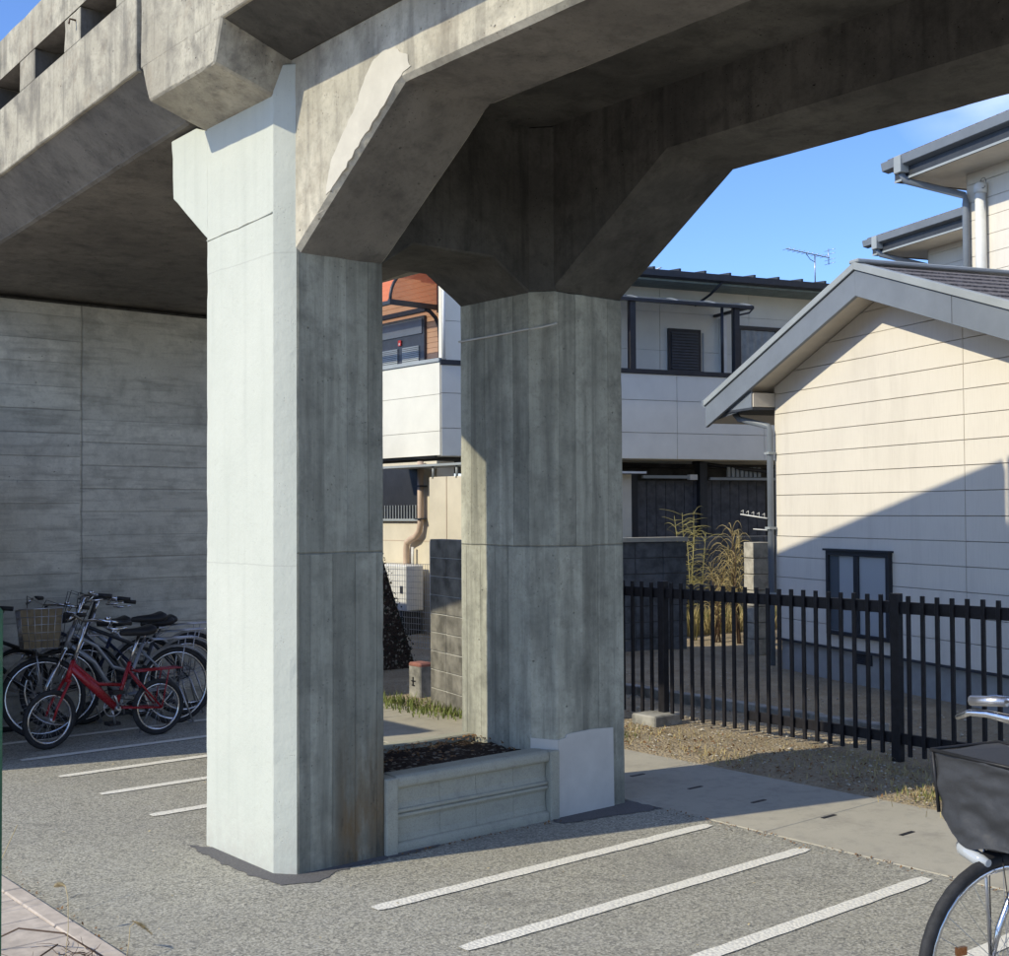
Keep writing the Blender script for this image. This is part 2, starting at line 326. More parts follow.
def empty(name, loc, rz=0, **k):
    o = bpy.data.objects.new(name, None); COL.objects.link(o); o.location = loc; o.rotation_euler = (0,0,rz)
    o.empty_display_size = .1
    o.matrix_basis = Matrix.Translation(loc) @ Matrix.Rotation(rz, 4, 'Z'); return tag(o, **k)
def copy_piece(src, parent, loc, rz=0, name=None, scale=None):
    """linked copy of a piece; loc is a world position"""
    o = src.copy(); COL.objects.link(o); o.parent = parent; r = root_of(parent)
    o.location = r.matrix_basis.inverted() @ Vector(loc); o.rotation_euler = (0,0, rz - r.rotation_euler.z)
    if scale: o.scale = scale
    return o
def piece_src(name, mb, mat, bevel=0):
    """mesh around its own origin; object is placed later"""
    me_o = mb.build(name, mat, None, None, bevel); COL.objects.unlink(me_o); return me_o
def arc(c, r, a0, a1, n, plane='xz', e=1.):
    out = []
    for i in range(n+1):
        t = a0 + (a1-a0)*i/n; a, b = r*math.cos(t), r*math.sin(t)*e
        out.append(Vector((c[0]+a, c[1], c[2]+b)) if plane == 'xz' else Vector((c[0]+a, c[1]+b, c[2])) if plane == 'xy' else Vector((c[0], c[1]+a, c[2]+b)))
    return out
def struct(o): return tag(o, kind='structure')

# ------------------------------------------------------------------ ground, paths, marks
def sheet(name, x0, x1, y0, y1, z, mat, nx=1, ny=1, hz=None):
    m = MB(); vs = []
    for j in range(ny+1):
        for i in range(nx+1):
            x, y = x0+(x1-x0)*i/nx, y0+(y1-y0)*j/ny; vs.append((x, y, z + (hz(x, y) if hz else 0)))
    fs = [(j*(nx+1)+i, j*(nx+1)+i+1, (j+1)*(nx+1)+i+1, (j+1)*(nx+1)+i) for j in range(ny) for i in range(nx)]
    m.add(vs, fs, True); return m.build(name, mat)
M_LAND = mat_dirt('far_ground', (.17,.155,.125), (.24,.22,.17), (.10,.09,.07), .3)
struct(sheet('ground', -400, 400, -400, 400, -.03, M_LAND))
struct(sheet('parking_lot', 1.97, 5.33, -14, 10.6, 0, M_ASPH))
M_LANE = plain('lane_asphalt', (.20,.20,.19), .9, var=.15, sc=3, bump=.4)
struct(sheet('lane', 5.33, 9.9, 7.55, 60, -.008, M_LANE))
# concrete path: strip slabs (gutter covers) one by one
path = struct(MB().box(5.33, 6.45, -14, 30, -.3, -.02).build('path', M_PATH))
slabm = piece_src('slab', MB().box(5.333-5.89, 6.447-5.89, -.245+.003, .245-.003, -.05, .004), M_PATH, .004)
slotm = piece_src('hand_slot', MB().box(-.06, .06, -.012, .012, -.01, .0065), M_BLK)
ys = [4.22 + .486*k for k in range(-9, 8)]
slabb = piece_src('slab', MB().box(5.333-5.89, 6.447-5.89, -.728, .728, -.05, .004), M_PATH, .004)
for k in range(-4, 7): copy_piece(slabb, path, (5.89, 4.207-.73+1.46*k, 0))
for k in range(-8, 7): copy_piece(slotm, path, (5.87, 4.18+.486*k, 0))
# painted marks
for y, x0, x1 in ((1.86,3.05,5.24),(2.53,3.05,5.24),(3.195,3.05,5.235),(3.865,3.04,5.235),(4.5,3.06,5.24),(6.71,3.05,4.6),(7.42,3.05,5.24),(8.09,3.05,5.24),(8.80,3.05,5.24),(9.5,3.05,5.24)):
    m = MB(); N = 34; lo = []; hi = []
    for i in range(N+1):
        x = x0+(x1-x0)*i/N; j = lambda q: .006*mn.noise(Vector((x*14, y*3+q, 0)))
        rr = .0
        if i == 0 or i == N: rr = .012
        lo.append((x, y-.04+j(0)+rr, .0045)); hi.append((x, y+.04+j(9)-rr, .0045))
    m.add(lo+hi, [(i, i+1, N+2+i, N+1+i) for i in range(N)]); struct(m.build('parking_line', M_PAINT))
# tar fillets at the columns
def blob(name, pts, z, mat, t=.0):
    m = MB(); n = len(pts)
    P = []
    for i in range(n):
        a, b = Vector(pts[i]), Vector(pts[(i+1) % n])
        for k in range(12):
            q = a.lerp(b, k/12); P.append((q.x + .03*mn.noise(Vector((q.x*22, q.y*22, 1))), q.y + .03*mn.noise(Vector((q.x*22, q.y*22, 7))), z))
    m.add(P, [list(range(len(P)))]); return struct(m.build(name, mat))
blob('asphalt_patch', [(2.93,6.0),(2.9,5.75),(2.9,5.3),(2.94,5.06),(3.06,5.0),(3.2,5.06),(3.32,5.11),(3.62,5.10),(3.9,5.13),(3.9,5.3),(3.2,5.5)], .003, M_TAR)
blob('asphalt_patch', [(4.66,5.04),(4.9,5.0),(5.33,4.92),(5.33,5.4),(4.7,5.4)], .003, M_TAR)
# yard beyond the path
def yh(x, y):
    return -.013*max(0., 1-(x-6.44)/.12) + .012*abs(mn.noise(Vector((x*1.7, y*1.7, 0)))) + (.035*mn.noise(Vector((x*.6, y*.6, 3)))+.01 if x > 6.8 else .0)
struct(sheet('yard', 6.44, 26, -14, 16.5, .012, M_YARD, 130, 160, yh))
# left foreground: pavers and kerb
kerb = struct(MB().box(1.70, 1.885, -14, 30, -.3, -.02).build('kerb', M_TILE))
ks = piece_src('kerb_stone', MB().box(1.885, 1.97, -.297, .297, -.15, .05), M_TILE, .008)
for k in range(-8, 14): copy_piece(ks, kerb, (0, 4.75+.6*k, 0))
pav = struct(MB().box(-14, 1.884, -14, 30, -.3, .02).build('pavement', M_TILE))
pt = piece_src('paving_slab', MB().box(.003, .297, .003, .297, 0, .048), M_TILE, .004)
for i in range(8):
    for j in range(-3, 12): copy_piece(pt, pav, (1.885-.3*(i+1), 4.3+.3*j, 0))

# ------------------------------------------------------------------ viaduct (right-hand frame span)
via = empty('concrete_viaduct', (4.2, 5.5, 0), label='grey concrete frame viaduct with haunched beams, its front column coated white on one side', cat='viaduct')
def ext(poly_yz, x0, x1): return MB().prism([(x0, y, z) for y, z in poly_yz], (x1-x0, 0, 0))
def column(name, x0, x1, y0, y1, zt, c=.08, white=False):
    fp = [(x0, y0+c*1.2), (x0+c, y0), (x1, y0), (x1, y1), (x0, y1)]
    m = MB(); zs = [0, .6, 1.25, 1.9, 2.5, zt]; m.prism([(x, y, -.2) for x, y in fp], (0, 0, zt+.2))
    o = m.build(name, [C_COL, C_WHITE], via, bevel=.006)
    if white:
        for p in o.data.polygons:
            if p.normal.x < -.3: p.material_index = 1
    return o
column('column', 3.0, 3.57, 5.16, 5.94, 3.85, .078, True)
column('column', 4.64, 5.27, 5.16, 5.9, 2.94, .095)
MB().prism([(4.64,5.274,2.941),(4.735,5.16,2.941),(5.27,5.16,2.941),(5.27,5.9,2.941),(4.64,5.9,2.941)], (0,0,.93)).build('column_head', C_SHADE, via, bevel=.006)  # column top split off so its colour can carry the shade under the deck
column('column', 3.0, 3.57, -8.9, -8.1, 3.85); column('column', 4.64, 5.27, -8.9, -8.1, 3.85)
bp = [(5.40, 2.94), (5.16, 2.94), (4.30, 3.53), (-7.2, 3.55), (-8.1, 2.94), (-8.5, 2.94), (-8.5, 3.90), (5.40, 3.90)]
for x0, x1 in ((3.072, 3.58), (4.735, 5.272)):
    ext(bp, x0, x1).build('beam', [C_BEAM if x0 < 4 else C_SHADE, C_SOFF], via, bevel=.022)
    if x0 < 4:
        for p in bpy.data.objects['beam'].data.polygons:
            if p.normal.x > .5 or p.normal.z < -.3: p.material_index = 1  # inner and under faces take the darker copy, shade painted by face direction
# cross beams with haunches
def crossb(y0, y1):
    p = [(3.5, 2.93), (3.585, 2.93), (3.84, 3.10), (4.38, 3.10), (4.645, 2.93), (4.8, 2.93), (4.8, 3.9), (3.5, 3.9)]
    MB().prism([(x, y0, z) for x, z in p], (0, y1-y0, 0)).build('cross_beam', C_SHADE, via, bevel=.01)
crossb(5.27, 5.90); crossb(-8.8, -8.2)
# painted corbel carrying the next span
ext([(5.93, 3.12), (6.335, 3.41), (6.36, 3.735), (6.07, 3.738), (5.965, 3.70), (5.93, 3.70)], 3.0, 3.57).build('corbel', C_WHITE, via, bevel=.006)
ext([(5.89, 3.12), (6.335, 3.41), (6.36, 3.735), (5.89, 3.735)], 4.645, 5.26).build('corbel', C_BEAM, via, bevel=.006)
# bracket under the deck edge (tapered, sloped side)
def bracket(ya, yb):
    m = MB(); lo = lambda x: 3.79 - (x-2.69)*.29
    x0, x1 = 2.69, 3.2
    m.hexa([(x0, ya, lo(x0)), (x1, ya, lo(x1)), (x1, yb, lo(x1)), (x0, yb, lo(x0)), (x0, ya-.09, 4.02), (x1, ya-.09, 4.0), (x1, yb+.09, 4.0), (x0, yb+.09, 4.02)])
    m.build('bracket', C_SPAN, via, bevel=.01)
    m = MB(); m.hexa([(5.2, ya, 3.66), (6.2, ya, 3.85), (6.2, yb, 3.85), (5.2, yb, 3.66), (5.2, ya-.09, 4.0), (6.2, ya-.09, 4.02), (6.2, yb+.09, 4.02), (5.2, yb+.09, 4.0)])
    m.build('bracket', C_SPAN, via, bevel=.01)
bracket(5.26, 5.97); bracket(-8.8, -8.2)
# deck
YE = 6.06
MB().prism([(2.692, -14, 3.985), (3.06, -14, 3.875), (5.28, -14, 3.875), (6.2, -14, 3.985), (6.2, -14, 4.2), (2.692, -14, 4.2)], (0, YE+14, 0)).build('deck', C_SHADE, via, bevel=.012)
def parapet(parent, mat, x0, x1, y0, y1, shear, wins, z0=3.99, zt=4.87, wz0=4.405, wz1=4.60, inner=True):
    sh = lambda x, y, z: (x, y, z - shear*(y-6.1))
    def bx(a, b, c, d): MB().box(x0, x1, a, b, c, d, sh).build('parapet_panel', mat, parent)
    m = MB(); m.box(x0, x1, y0, y1, z0, wz0, sh); m.box(x0, x1, y0, y1, wz1, zt, sh)
    yy = sorted(w for w in wins if y0 < w[0] and w[1] < y1); cur = y0
    for a, b in yy: m.box(x0, x1, cur, a, wz0, wz1, sh); cur = b
    m.box(x0, x1, cur, y1, wz0, wz1, sh); bm = bmesh.new()
    o = m.build('parapet', [mat, C_SOFF], parent)
    for p in o.data.polygons:
        zc = p.center.z + root_of(parent).location.z + shear*(p.center.y+root_of(parent).location.y-6.1)
        if abs(p.normal.x) < .5 and wz0-.01 < zc < wz1+.01: p.material_index = 1  # opening reveals coloured darker to stand for shade in the recess
    bm.from_mesh(o.data); bmesh.ops.remove_doubles(bm, verts=bm.verts, dist=.0005); bm.to_mesh(o.data); bm.free()
    md = o.modifiers.new('e', 'BEVEL'); md.width = .006; md.limit_method = 'ANGLE'; md.angle_limit = math.radians(40)
    return o
wr = [(3.5-.735*k, 3.98-.735*k) for k in range(22)]
parapet(via, C_SPAN, 2.689, 3.05, -14, YE, 0, wr, z0=3.98); parapet(via, C_BEAM, 6.05, 6.203, -14, YE, 0, [], z0=3.98, zt=4.80)
MB().box(3.15, 3.27, -14, YE, 4.19, 4.80).build('ballast_wall', C_BEAM, via); MB().box(3.27, 6.04, -14, YE, 4.19, 4.5).build('ballast_bed', M_YARD, via)
# light mortar repairs
def patch(name, pts, d, mat):
    return MB().prism(pts, d).build(name, mat, via)
rng = random.Random(3)
ol = [(4.416,3.698),(4.32,3.675),(4.254,3.626),(4.235,3.575),(4.312,3.548),(4.455,3.445),(4.603,3.345),(4.732,3.255),(4.861,3.175),(4.90,3.16),(4.885,3.226),(4.844,3.318),(4.777,3.393),(4.647,3.506),(4.57,3.62),(4.50,3.68)]
pts = []
for a, b in zip(ol, ol[1:]+ol[:1]):
    for k in range(5): t = k/5; y_, z_ = a[0]+(b[0]-a[0])*t, a[1]+(b[1]-a[1])*t; pts.append((3.069, y_+.014*mn.noise(Vector((y_*22, z_*22, 0))), z_+.014*mn.noise(Vector((y_*22, z_*22, 9)))))
patch('mortar_patch', pts, (.006, 0, 0), C_PATCH)
patch('mortar_patch', [(4.735,5.152,.0),(5.17,5.152,.0),(5.165,5.152,.452),(4.99,5.152,.462),(4.80,5.152,.455),(4.79,5.152,.435),(4.735,5.152,.43)], (0,.012,0), C_PATCH2)
patch('mortar_patch', [(4.634,5.272,.0),(4.733,5.153,.0),(4.733,5.153,.43),(4.634,5.272,.44)], (.01,.01,0), C_PATCH2)
MB().tube([(2.9985, 5.93, 3.115),(2.9985, 5.80, 3.118),(2.9985,5.70,3.124),(2.9985,5.60,3.122),(2.9985,5.5,3.130),(2.9985,5.4,3.131),(2.9985,5.26,3.138)], [.005,.003,.006,.004,.006,.003,.005], 5).build('coating_ridge', C_WHITE, via)
# thin conduit cord sagging across the second column
MB().tube([(4.632,5.9,2.722),(4.632,5.6,2.722),(4.632,5.3,2.726),(4.68,5.21,2.735),(4.745,5.152,2.757)], .006, 5).build('cable', C_PATCH2, via)

# ------------------------------------------------------------------ approach span (left)
app = empty('bridge_span', (4.2, 8.5, 0), label='weathered concrete slab span with square parapet openings, resting on the white corbel', cat='bridge span')
SH = .048
sh = lambda x, y, z: (x, y, z - SH*(y-6.1))
MB().prism([(2.692, 6.115, 4.0), (2.965, 6.115, 3.785), (2.98, 6.115, 3.768), (6.0, 6.115, 3.768), (6.2, 6.115, 4.0), (6.2, 6.115, 4.25), (2.692, 6.115, 4.25)], (0, 5.4, 0), sh).build('deck', C_SOFF, app, bevel=.012)
parapet(app, C_SPAN, 2.688, 3.05, 6.115, 15, SH, [(6.37+.735*k, 6.87+.735*k - .02*(k > 0)) for k in range(11)], z0=3.985, zt=4.86)
parapet(app, C_SPAN, 6.05, 6.203, 6.115, 11.8, 0, [], z0=3.7, zt=4.80); parapet(app, C_SPAN, 6.05, 6.203, 11.8, 14.2, 0, [], z0=3.4, zt=4.1, wz0=3.5, wz1=3.6)
MB().box(3.15, 3.27, 6.115, 12, 4.19, 4.70, sh).build('ballast_wall', C_SPAN, app); MB().box(3.27, 6.04, 6.115, 12, 4.19, 4.4, sh).build('ballast_bed', M_YARD, app)
MB().tube([(2.69,6.93,4.50),(2.655,6.93,4.50),(2.65,6.93,4.47)], .006, 5).build('bent_bar', M_TWIG, app)
# ------------------------------------------------------------------ abutment
ab = empty('abutment_wall', (4.4, 10.6, 0), label='tall grey board-marked concrete abutment wall behind the parked bicycles', cat='wall')
def yz_top(y): return 3.748-SH*(y-6.1)
MB().box(2.56, 6.2, 10.6, 11.3, -.2, 3.50).build('wall', C_ABUT, ab); MB().box(2.56, 6.2, 10.72, 11.3, 3.50, 3.54).build('bearing', C_SOFF, ab)
MB().box(2.42, 2.60, 8.66, 15, -.2, 2.5).build('unseen_shade_wall', C_SPAN, ab)  # unseen wall left of the view, added to shade the ground by the bicycles
# embankment behind it
m = MB(); N = 26; vs = []
prof = [(9.0, -.05), (8.13, .0), (8.005, .35), (7.87, .72), (7.71, 1.16), (7.5, 1.75), (7.3, 2.3), (7.0, 2.7), (6.1, 3.1)]
for j in range(N+1):
    y = 11.15 + j*1.1
    for (x, z) in prof: vs.append((x + .01*mn.noise(Vector((x*3, y*2, z*3))), y, z))
K = len(prof); m.add(vs, [(j*K+i, j*K+i+1, (j+1)*K+i+1, (j+1)*K+i) for j in range(N) for i in range(K-1)], True)
m.add([(x, 11.15, z) for x, z in prof[1:]] + [(6.1, 11.15, -.05)], [list(range(K))])
struct(m.build('railway_embankment', M_SOIL))
m = MB(); r = random.Random(5)
for k in range(4200):
    i = r.randrange(1, K-1); t = r.random(); y = 11.1 + (r.random()**2)*6
    x = prof[i][0]+(prof[i+1][0]-prof[i][0])*t; z = prof[i][1]+(prof[i+1][1]-prof[i][1])*t
    x -= .02
    if r.random() < .45: y = 11.13; x = x - r.random()*1.2
    c = Vector((x+r.uniform(-.03,.03), y+r.uniform(-.05,.0), z)); a = Vector((r.uniform(-1,1), r.uniform(-1,1), r.uniform(-1,1))).normalized()*.013; b = a.cross(Vector((r.uniform(-1,1), r.uniform(-1,1), r.uniform(-1,1)))).normalized()*.011
    m.add([c-a, c+b, c+a, c-b], [(0,1,2,3)])
tag(m.build('ivy', M_IVY), 'dark ivy covering the shaded railway embankment behind the columns', 'ivy', kind='stuff')

# ------------------------------------------------------------------ planter between the columns
pl = empty('planter', (4.15, 5.3, 0), label='low cast stone planter with moulded front filled with dark soil between the two columns', cat='planter')
def mould(x0, x1, prof):
    m = MB(); k = len(prof); vs = [(x, 5.175+y, z) for x in (x0, x1) for y, z in prof]
    m.add(vs, [list(range(k)), list(range(k, 2*k))[::-1]] + [[i, (i+1) % k, k+(i+1) % k, k+i] for i in range(k)]); return m
xs = [3.645, 3.93, 4.17, 4.43, 4.665]
for a, b in zip(xs, xs[1:]):
    mould(a+.0006, b-.0006, [(.10,.05),(.0,.05),(.008,.08),(.008,.155),(.0,.170),(-.013,.174),(-.013,.188),(.002,.193),(-.013,.198),(-.013,.212),(.0,.216),(.010,.24),(.010,.319),(.10,.319)]).build('front_block', M_CAST, pl, bevel=.0015)
mould(3.643, 4.667, [(.10,.318),(-.006,.318),(-.018,.323),(-.023,.335),(-.023,.355),(-.018,.372),(.0,.382),(.10,.383)]).build('coping', M_CAST, pl, bevel=.003)
mould(3.643, 4.667, [(.10,-.05),(-.020,-.05),(-.024,.02),(-.020,.042),(-.006,.05),(.10,.05)]).build('base_moulding', M_CAST, pl, bevel=.003)
for a, b in ((3.571, 3.642), (4.668, 4.735)): MB().box(a, b, 5.140, 5.30, -.05, .378).build('pilaster', M_CAST, pl, bevel=.006)
MB().box(3.572, 4.64, 5.78, 5.87, -.05, .40).build('rear_kerb', M_CAST, pl, bevel=.008)
so_ = MB(); r = random.Random(8); vs = []; nx, ny = 44, 22
for j in range(ny+1):
    for i in range(nx+1):
        x, y = 3.575+(4.635-3.575)*i/nx, 5.275+.505*j/ny
        vs.append((x, y, .355+.02*mn.noise(Vector((x*9, y*9, 0)))+.012*mn.noise(Vector((x*30, y*30, 0)))+.012*(j/ny)))
so_.add(vs, [(j*(nx+1)+i, j*(nx+1)+i+1, (j+1)*(nx+1)+i+1, (j+1)*(nx+1)+i) for j in range(ny) for i in range(nx)], True)
so_.build('soil', M_SOIL, pl)
m = MB()
def leaf(m, c, s, r, up=.4):
    a = Vector((r.uniform(-1,1), r.uniform(-1,1), r.uniform(-up,up))).normalized()*s; b = Vector((-a.y, a.x, r.uniform(-up,up)*s)).normalized()*s*.6
    c = Vector(c); m.add([c-a, c+b, c+a, c-b], [(0,1,2,3)])
for k in range(420):
    y = 5.78 - abs(r.gauss(0, .09)) ; x = r.uniform(3.6, 4.62)
    if r.random() < .25: y = r.uniform(5.28, 5.77)
    leaf(m, (x, max(5.28, y), .385+r.uniform(0, .015)), r.uniform(.006, .016), r)
lv = m.build('fallen_leaves', M_LEAF, pl); lv['kind'] = 'stuff'

def chip(o, cut=.06, amp=.012, y0=.4, y1=9.6):
    bm = bmesh.new(); bm.from_mesh(o.data); off = root_of(o).location
    wd = o.modifiers[0].width if o.modifiers else .006; o.modifiers.clear()
    eg = [e for e in bm.edges if len(e.link_faces) == 2 and e.calc_face_angle(0) > .75]
    bmesh.ops.bevel(bm, geom=eg, offset=wd, segments=1, affect='EDGES', clamp_overlap=True)
    for a in range(3):
        lo = min(v.co[a] for v in bm.verts); hi = max(v.co[a] for v in bm.verts)
        if a == 1: lo = max(lo, y0-off.y); hi = min(hi, y1-off.y)
        n = int((hi-lo)/cut)
        for k in range(1, n):
            p = Vector((0,0,0)); p[a] = lo+(hi-lo)*k/n + .0007; nn_ = Vector((0,0,0)); nn_[a] = 1
            bmesh.ops.bisect_plane(bm, geom=bm.verts[:]+bm.edges[:]+bm.faces[:], plane_co=p, plane_no=nn_, dist=1e-5)
    mv = []
    for v in bm.verts:
        if any(len(e.link_faces) == 2 and e.calc_face_angle(0) > .2 for e in v.link_edges):
            q = v.co+off; f = max(0, mn.noise(q*7)-.12)*1.6 + max(0, mn.noise(q*23)-.25)*.9 + .12*abs(mn.noise(q*40))
            mv.append((v, v.co - v.normal*amp*f))
    for v, c in mv: v.co = c
    bm.to_mesh(o.data); bm.free()
for o in list(COL.objects):
    if o.type == 'MESH' and o.parent in (via, app) and o.dimensions.length > .3:
        nm = o.name.split('.')[0]; c_ = sum((Vector(v) for v in o.bound_box), Vector())/8 + o.parent.location
        if c_.y < -5: continue
        if nm in ('beam', 'bracket', 'cross_beam'): chip(o, .07, .006)
        elif nm in ('column', 'corbel'): chip(o, .05, .004)
        elif nm in ('parapet', 'deck'): chip(o, .09, .006)
# ------------------------------------------------------------------ fence
FX = 7.42
fe = empty('metal_fence', (FX, 4.74, 0), label='black metal picket fence running along the gravel yard', cat='fence')
pk = piece_src('picket', MB().box(-.011, .011, -.013, .013, .066, 1.13), M_BLK, .002)
pkr = piece_src('picket', MB().box(-.011, .011, -.013, .013, .12, 1.13), M_BLK, .002)
posts = [0.52, 2.63, 4.74, 6.85, 8.96]
for a, b in zip(posts, posts[1:]):
    n = 19
    for k in range(n):
        y = a + (b-a)*(k+1)/(n+1)
        copy_piece(pk, fe, (FX+r.uniform(-.002,.002), y+r.uniform(-.002,.002), r.uniform(-.003,.003)), r.uniform(-.01,.01))
    MB().box(FX+.012, FX+.042, a+.03, b-.03, 1.005, 1.085).build('rail', M_BLK, fe, bevel=.003)
    if b < 6: MB().box(FX+.012, FX+.042, a+.03, b-.03, .137, .208).build('rail', M_BLK, fe, bevel=.003)
    elif a < 6: MB().box(FX+.012, FX+.042, a+.03, 6.01, .137, .208).build('rail', M_BLK, fe, bevel=.003)
for y in posts: MB().box(FX-.012, FX+.05, y-.033, y+.033, -.02, 1.14).build('post', M_BLK, fe, bevel=.004)
fb = MB().box(6.97, 7.30, 6.36, 6.62, -.05, .11); 
tag(MB().box(7.20, 7.52, 6.72, 6.98, -.05, .10).build('footing_block', M_BLOCK, None, (7.36, 6.85, 0), .01), 'square pale concrete block at the foot of the second fence post', 'concrete block')
# low kerb in the yard
yk = empty('yard_edging', (8.35, 7.3, 0), label='low concrete edging strip on the gravel just behind the fence', cat='edging')
for k in range(5): MB().box(8.33-.035*k*1.0, 8.43-.035*k, 8.05-.6*k-.295, 8.05-.6*k+.295, -.05, .10).build('edging_block', M_BLOCK, yk, bevel=.006)

# ------------------------------------------------------------------ beige house
P0 = Vector((10.861, 8.356, 0)); hu = Vector((-.337, -.942, 0)).normalized(); hn = Vector((.942, -.337, 0)).normalized()
H = lambda s, o, z: P0 + hu*s + hn*o + Vector((0,0,z))
ho = empty('beige_house', P0, math.atan2(hu.y, hu.x), label='cream sided house with blue-grey gable trim behind the black fence', cat='house')
AP, EV = 1.86, 3.0           # gable apex position, half run
zu = lambda s: 3.72 - .372*abs(s-AP) if s < AP else 3.72 - .345*abs(s-AP)   # underside line of the roof at the wall
W1 = 5.6
MB().prism([(0,.03,.33),(W1,.03,.33),(W1,.03,zu(W1)),(AP,.03,zu(AP)),(0,.03,zu(0))], (0, 6, 0), H).build('wall_core', M_JOINT, ho)
MB().box(.03, W1, .035, 6, -.1, .335, H).build('foundation', M_FOUND, ho)
MB().box(-.012, W1, -.012, .034, .325, .345, H).build('base_flashing', M_TRIMD, ho)
def clip_poly(s0, s1, z0, z1):
    pts = [(s0, z0), (s1, z0)]
    ss = sorted({s0, s1} | ({AP} if s0 < AP < s1 else set()), reverse=True)
    # crossing points with the roof line
    cr = []
    for a, b in zip([s0]+[AP] if s0 < AP else [s0], [AP, s1] if s0 < AP < s1 else [s1]):
        za, zb = zu(a), zu(b)
        if (za-z1)*(zb-z1) < 0: cr.append(a+(b-a)*(z1-za)/(zb-za))
        if (za-z0)*(zb-z0) < 0: cr.append(a+(b-a)*(z0-za)/(zb-za))
    xs_ = sorted({s0, s1, *cr} | ({AP} if s0 < AP < s1 else set()))
    return xs_
BH = .2165; z = .345
while z < 3.7:
    za, zb = z+.003, z+BH-.003
    for s0, s1 in ((0, 2.905), (2.913, W1)):
        xs_ = clip_poly(s0, s1, za, zb); xs_ = [x for x in xs_ if zu(x) > za-1e-6]
        if len(xs_) < 2: continue
        poly = [(xs_[0], 0, za), (xs_[-1], 0, za)] + [(x, 0, min(zb, zu(x)-.002)) for x in reversed(xs_)]
        q = [poly[0]]
        for p_ in poly[1:]:
            if (Vector(p_)-Vector(q[-1])).length > 1e-4: q.append(p_)
        if (Vector(q[0])-Vector(q[-1])).length < 1e-4: q.pop()
        if len(q) > 2: MB().prism(q, (0, .026, 0), H).build('siding_board', M_SIDE, ho, bevel=.002)
    z += BH
MB().box(-.012, .0, .0, 6, .345, zu(0), H).build('side_wall', M_SIDE, ho)
MB().box(2.9045, 2.9135, .004, .03, .345, zu(2.91), H).build('joint_strip', plain('joint_beige', (.33,.29,.24)), ho)
# roof: two slopes, fascias, soffit
T = .30; OV = -.93; OVR = W1+.8
def slope(sa, sb, dz0, dz1, y0, y1, name, mat, bevel=0):
    p = [(sa, y0, zu(sa)+dz0), (sb, y0, zu(sb)+dz0), (sb, y0, zu(sb)+dz1), (sa, y0, zu(sa)+dz1)]
    return MB().prism(p, (0, y1-y0, 0), H).build(name, mat, ho, bevel=bevel)
for sa, sb in ((OV, AP), (AP, OVR)):
    slope(sa, sb, .005, .03, -T+.02, 6, 'soffit', M_SOFFIT)
    slope(sa, sb, -.04, .20, -T-.02, -T+.02, 'fascia', M_TRIM, .003)
    slope(sa-(.01 if sa < AP else 0), sb, .205, .275, -T-.04, -T+.05, 'edge_trim', M_TRIM2, .004)
    slope(sa, sb, .03, .24, -T+.03, 6, 'roof_deck', M_TRIMD)
MB().box(3.155, 3.159, -T-.022, -T+.0, zu(3.15)-.035, zu(3.15)+.2, H).build('fascia_seam', M_TRIMD, ho)
r = random.Random(2)
for k in range(17):          # shingle courses on the right slope
    a = AP+.02+k*.26; b = a+.27
    p = [(a, -T+.06, zu(a)+.25), (b, -T+.06, zu(b)+.255), (b, -T+.06, zu(b)+.27), (a, -T+.06, zu(a)+.255)]
    MB().prism(p, (0, 6.2, 0), H).build('shingle_course', M_SHIN, ho)
MB().box(AP-.07, AP+.07, -T-.04, 6, zu(AP)+.262, zu(AP)+.30, H).build('ridge_cap', M_TRIM2, ho, bevel=.01)
# boxed return at the eave
MB().prism([(-.86,-T+.02,zu(-.86)-.0),(-.86,-T+.02,2.80),(-.02,-T+.02,2.80),(-.02,-T+.02,zu(-.02)-.0)], (0, .012, 0), H).build('eave_box_side', M_TRIM, ho)
MB().box(-.42, -.0, -T+.035, 6, 2.805, zu(-.2)-.0, H).build('eave_box', M_SOFFIT, ho)
MB().box(-.9, -.0, -T+.02, 6, 2.775, 2.80, H).build('eave_soffit', M_TRIMD, ho)
g = MB(); g.prism([(-1.0,-T-.02,2.88),(-.93,-T-.02,2.86),(-.93,-T-.02,2.95),(-1.02,-T-.02,2.96)], (0, 6, 0), H); g.build('gutter', M_TRIM, ho)
MB().tube([H(-.55,-.16,2.77), H(-.50,-.14,2.71), H(-.02,-.07,2.60), H(-.02,-.055,2.55), H(-.02,-.055,.05)], .034, 10).build('downpipe', M_TRIM, ho)
for z_ in (2.3, 1.5, .8): MB().box(-.065, .025, -.10, -.01, z_, z_+.025, H).build('pipe_clip', M_TRIM2, ho)
# window
wf = MB()
for a, b, c, d in ((.95,1.93,1.255,1.30),(.95,1.93,.475,.515),(.95,.99,.515,1.255),(1.885,1.93,.515,1.255),(1.40,1.475,.515,1.255)): wf.box(a, b, -.05, .01, c, d, H)
wi = wf.build('window', M_DARKW, ho, bevel=.003)
MB().box(.93, 1.95, -.07, .0, 1.30, 1.32, H).build('window_head', M_DARKW, ho)
MB().box(.98, 1.42, -.02, -.01, .51, 1.26, H).build('pane', M_CURT, wi); MB().box(1.45, 1.90, -.03, -.018, .51, 1.26, H).build('pane', M_CURT, wi)
MB().box(.985, 1.14, -.024, -.021, .52, 1.25, H).build('curtain_gap', M_GLASS, wi)
vt = MB()
for k in range(5): vt.box(1.33, 1.57, .02, .04, .225+.02*k, .238+.02*k, H)
MB().box(1.33, 1.57, .028, .036, .215, .32, H).build('vent', M_BLK, ho); vt.build('vent_slat', M_TRIMD, ho)
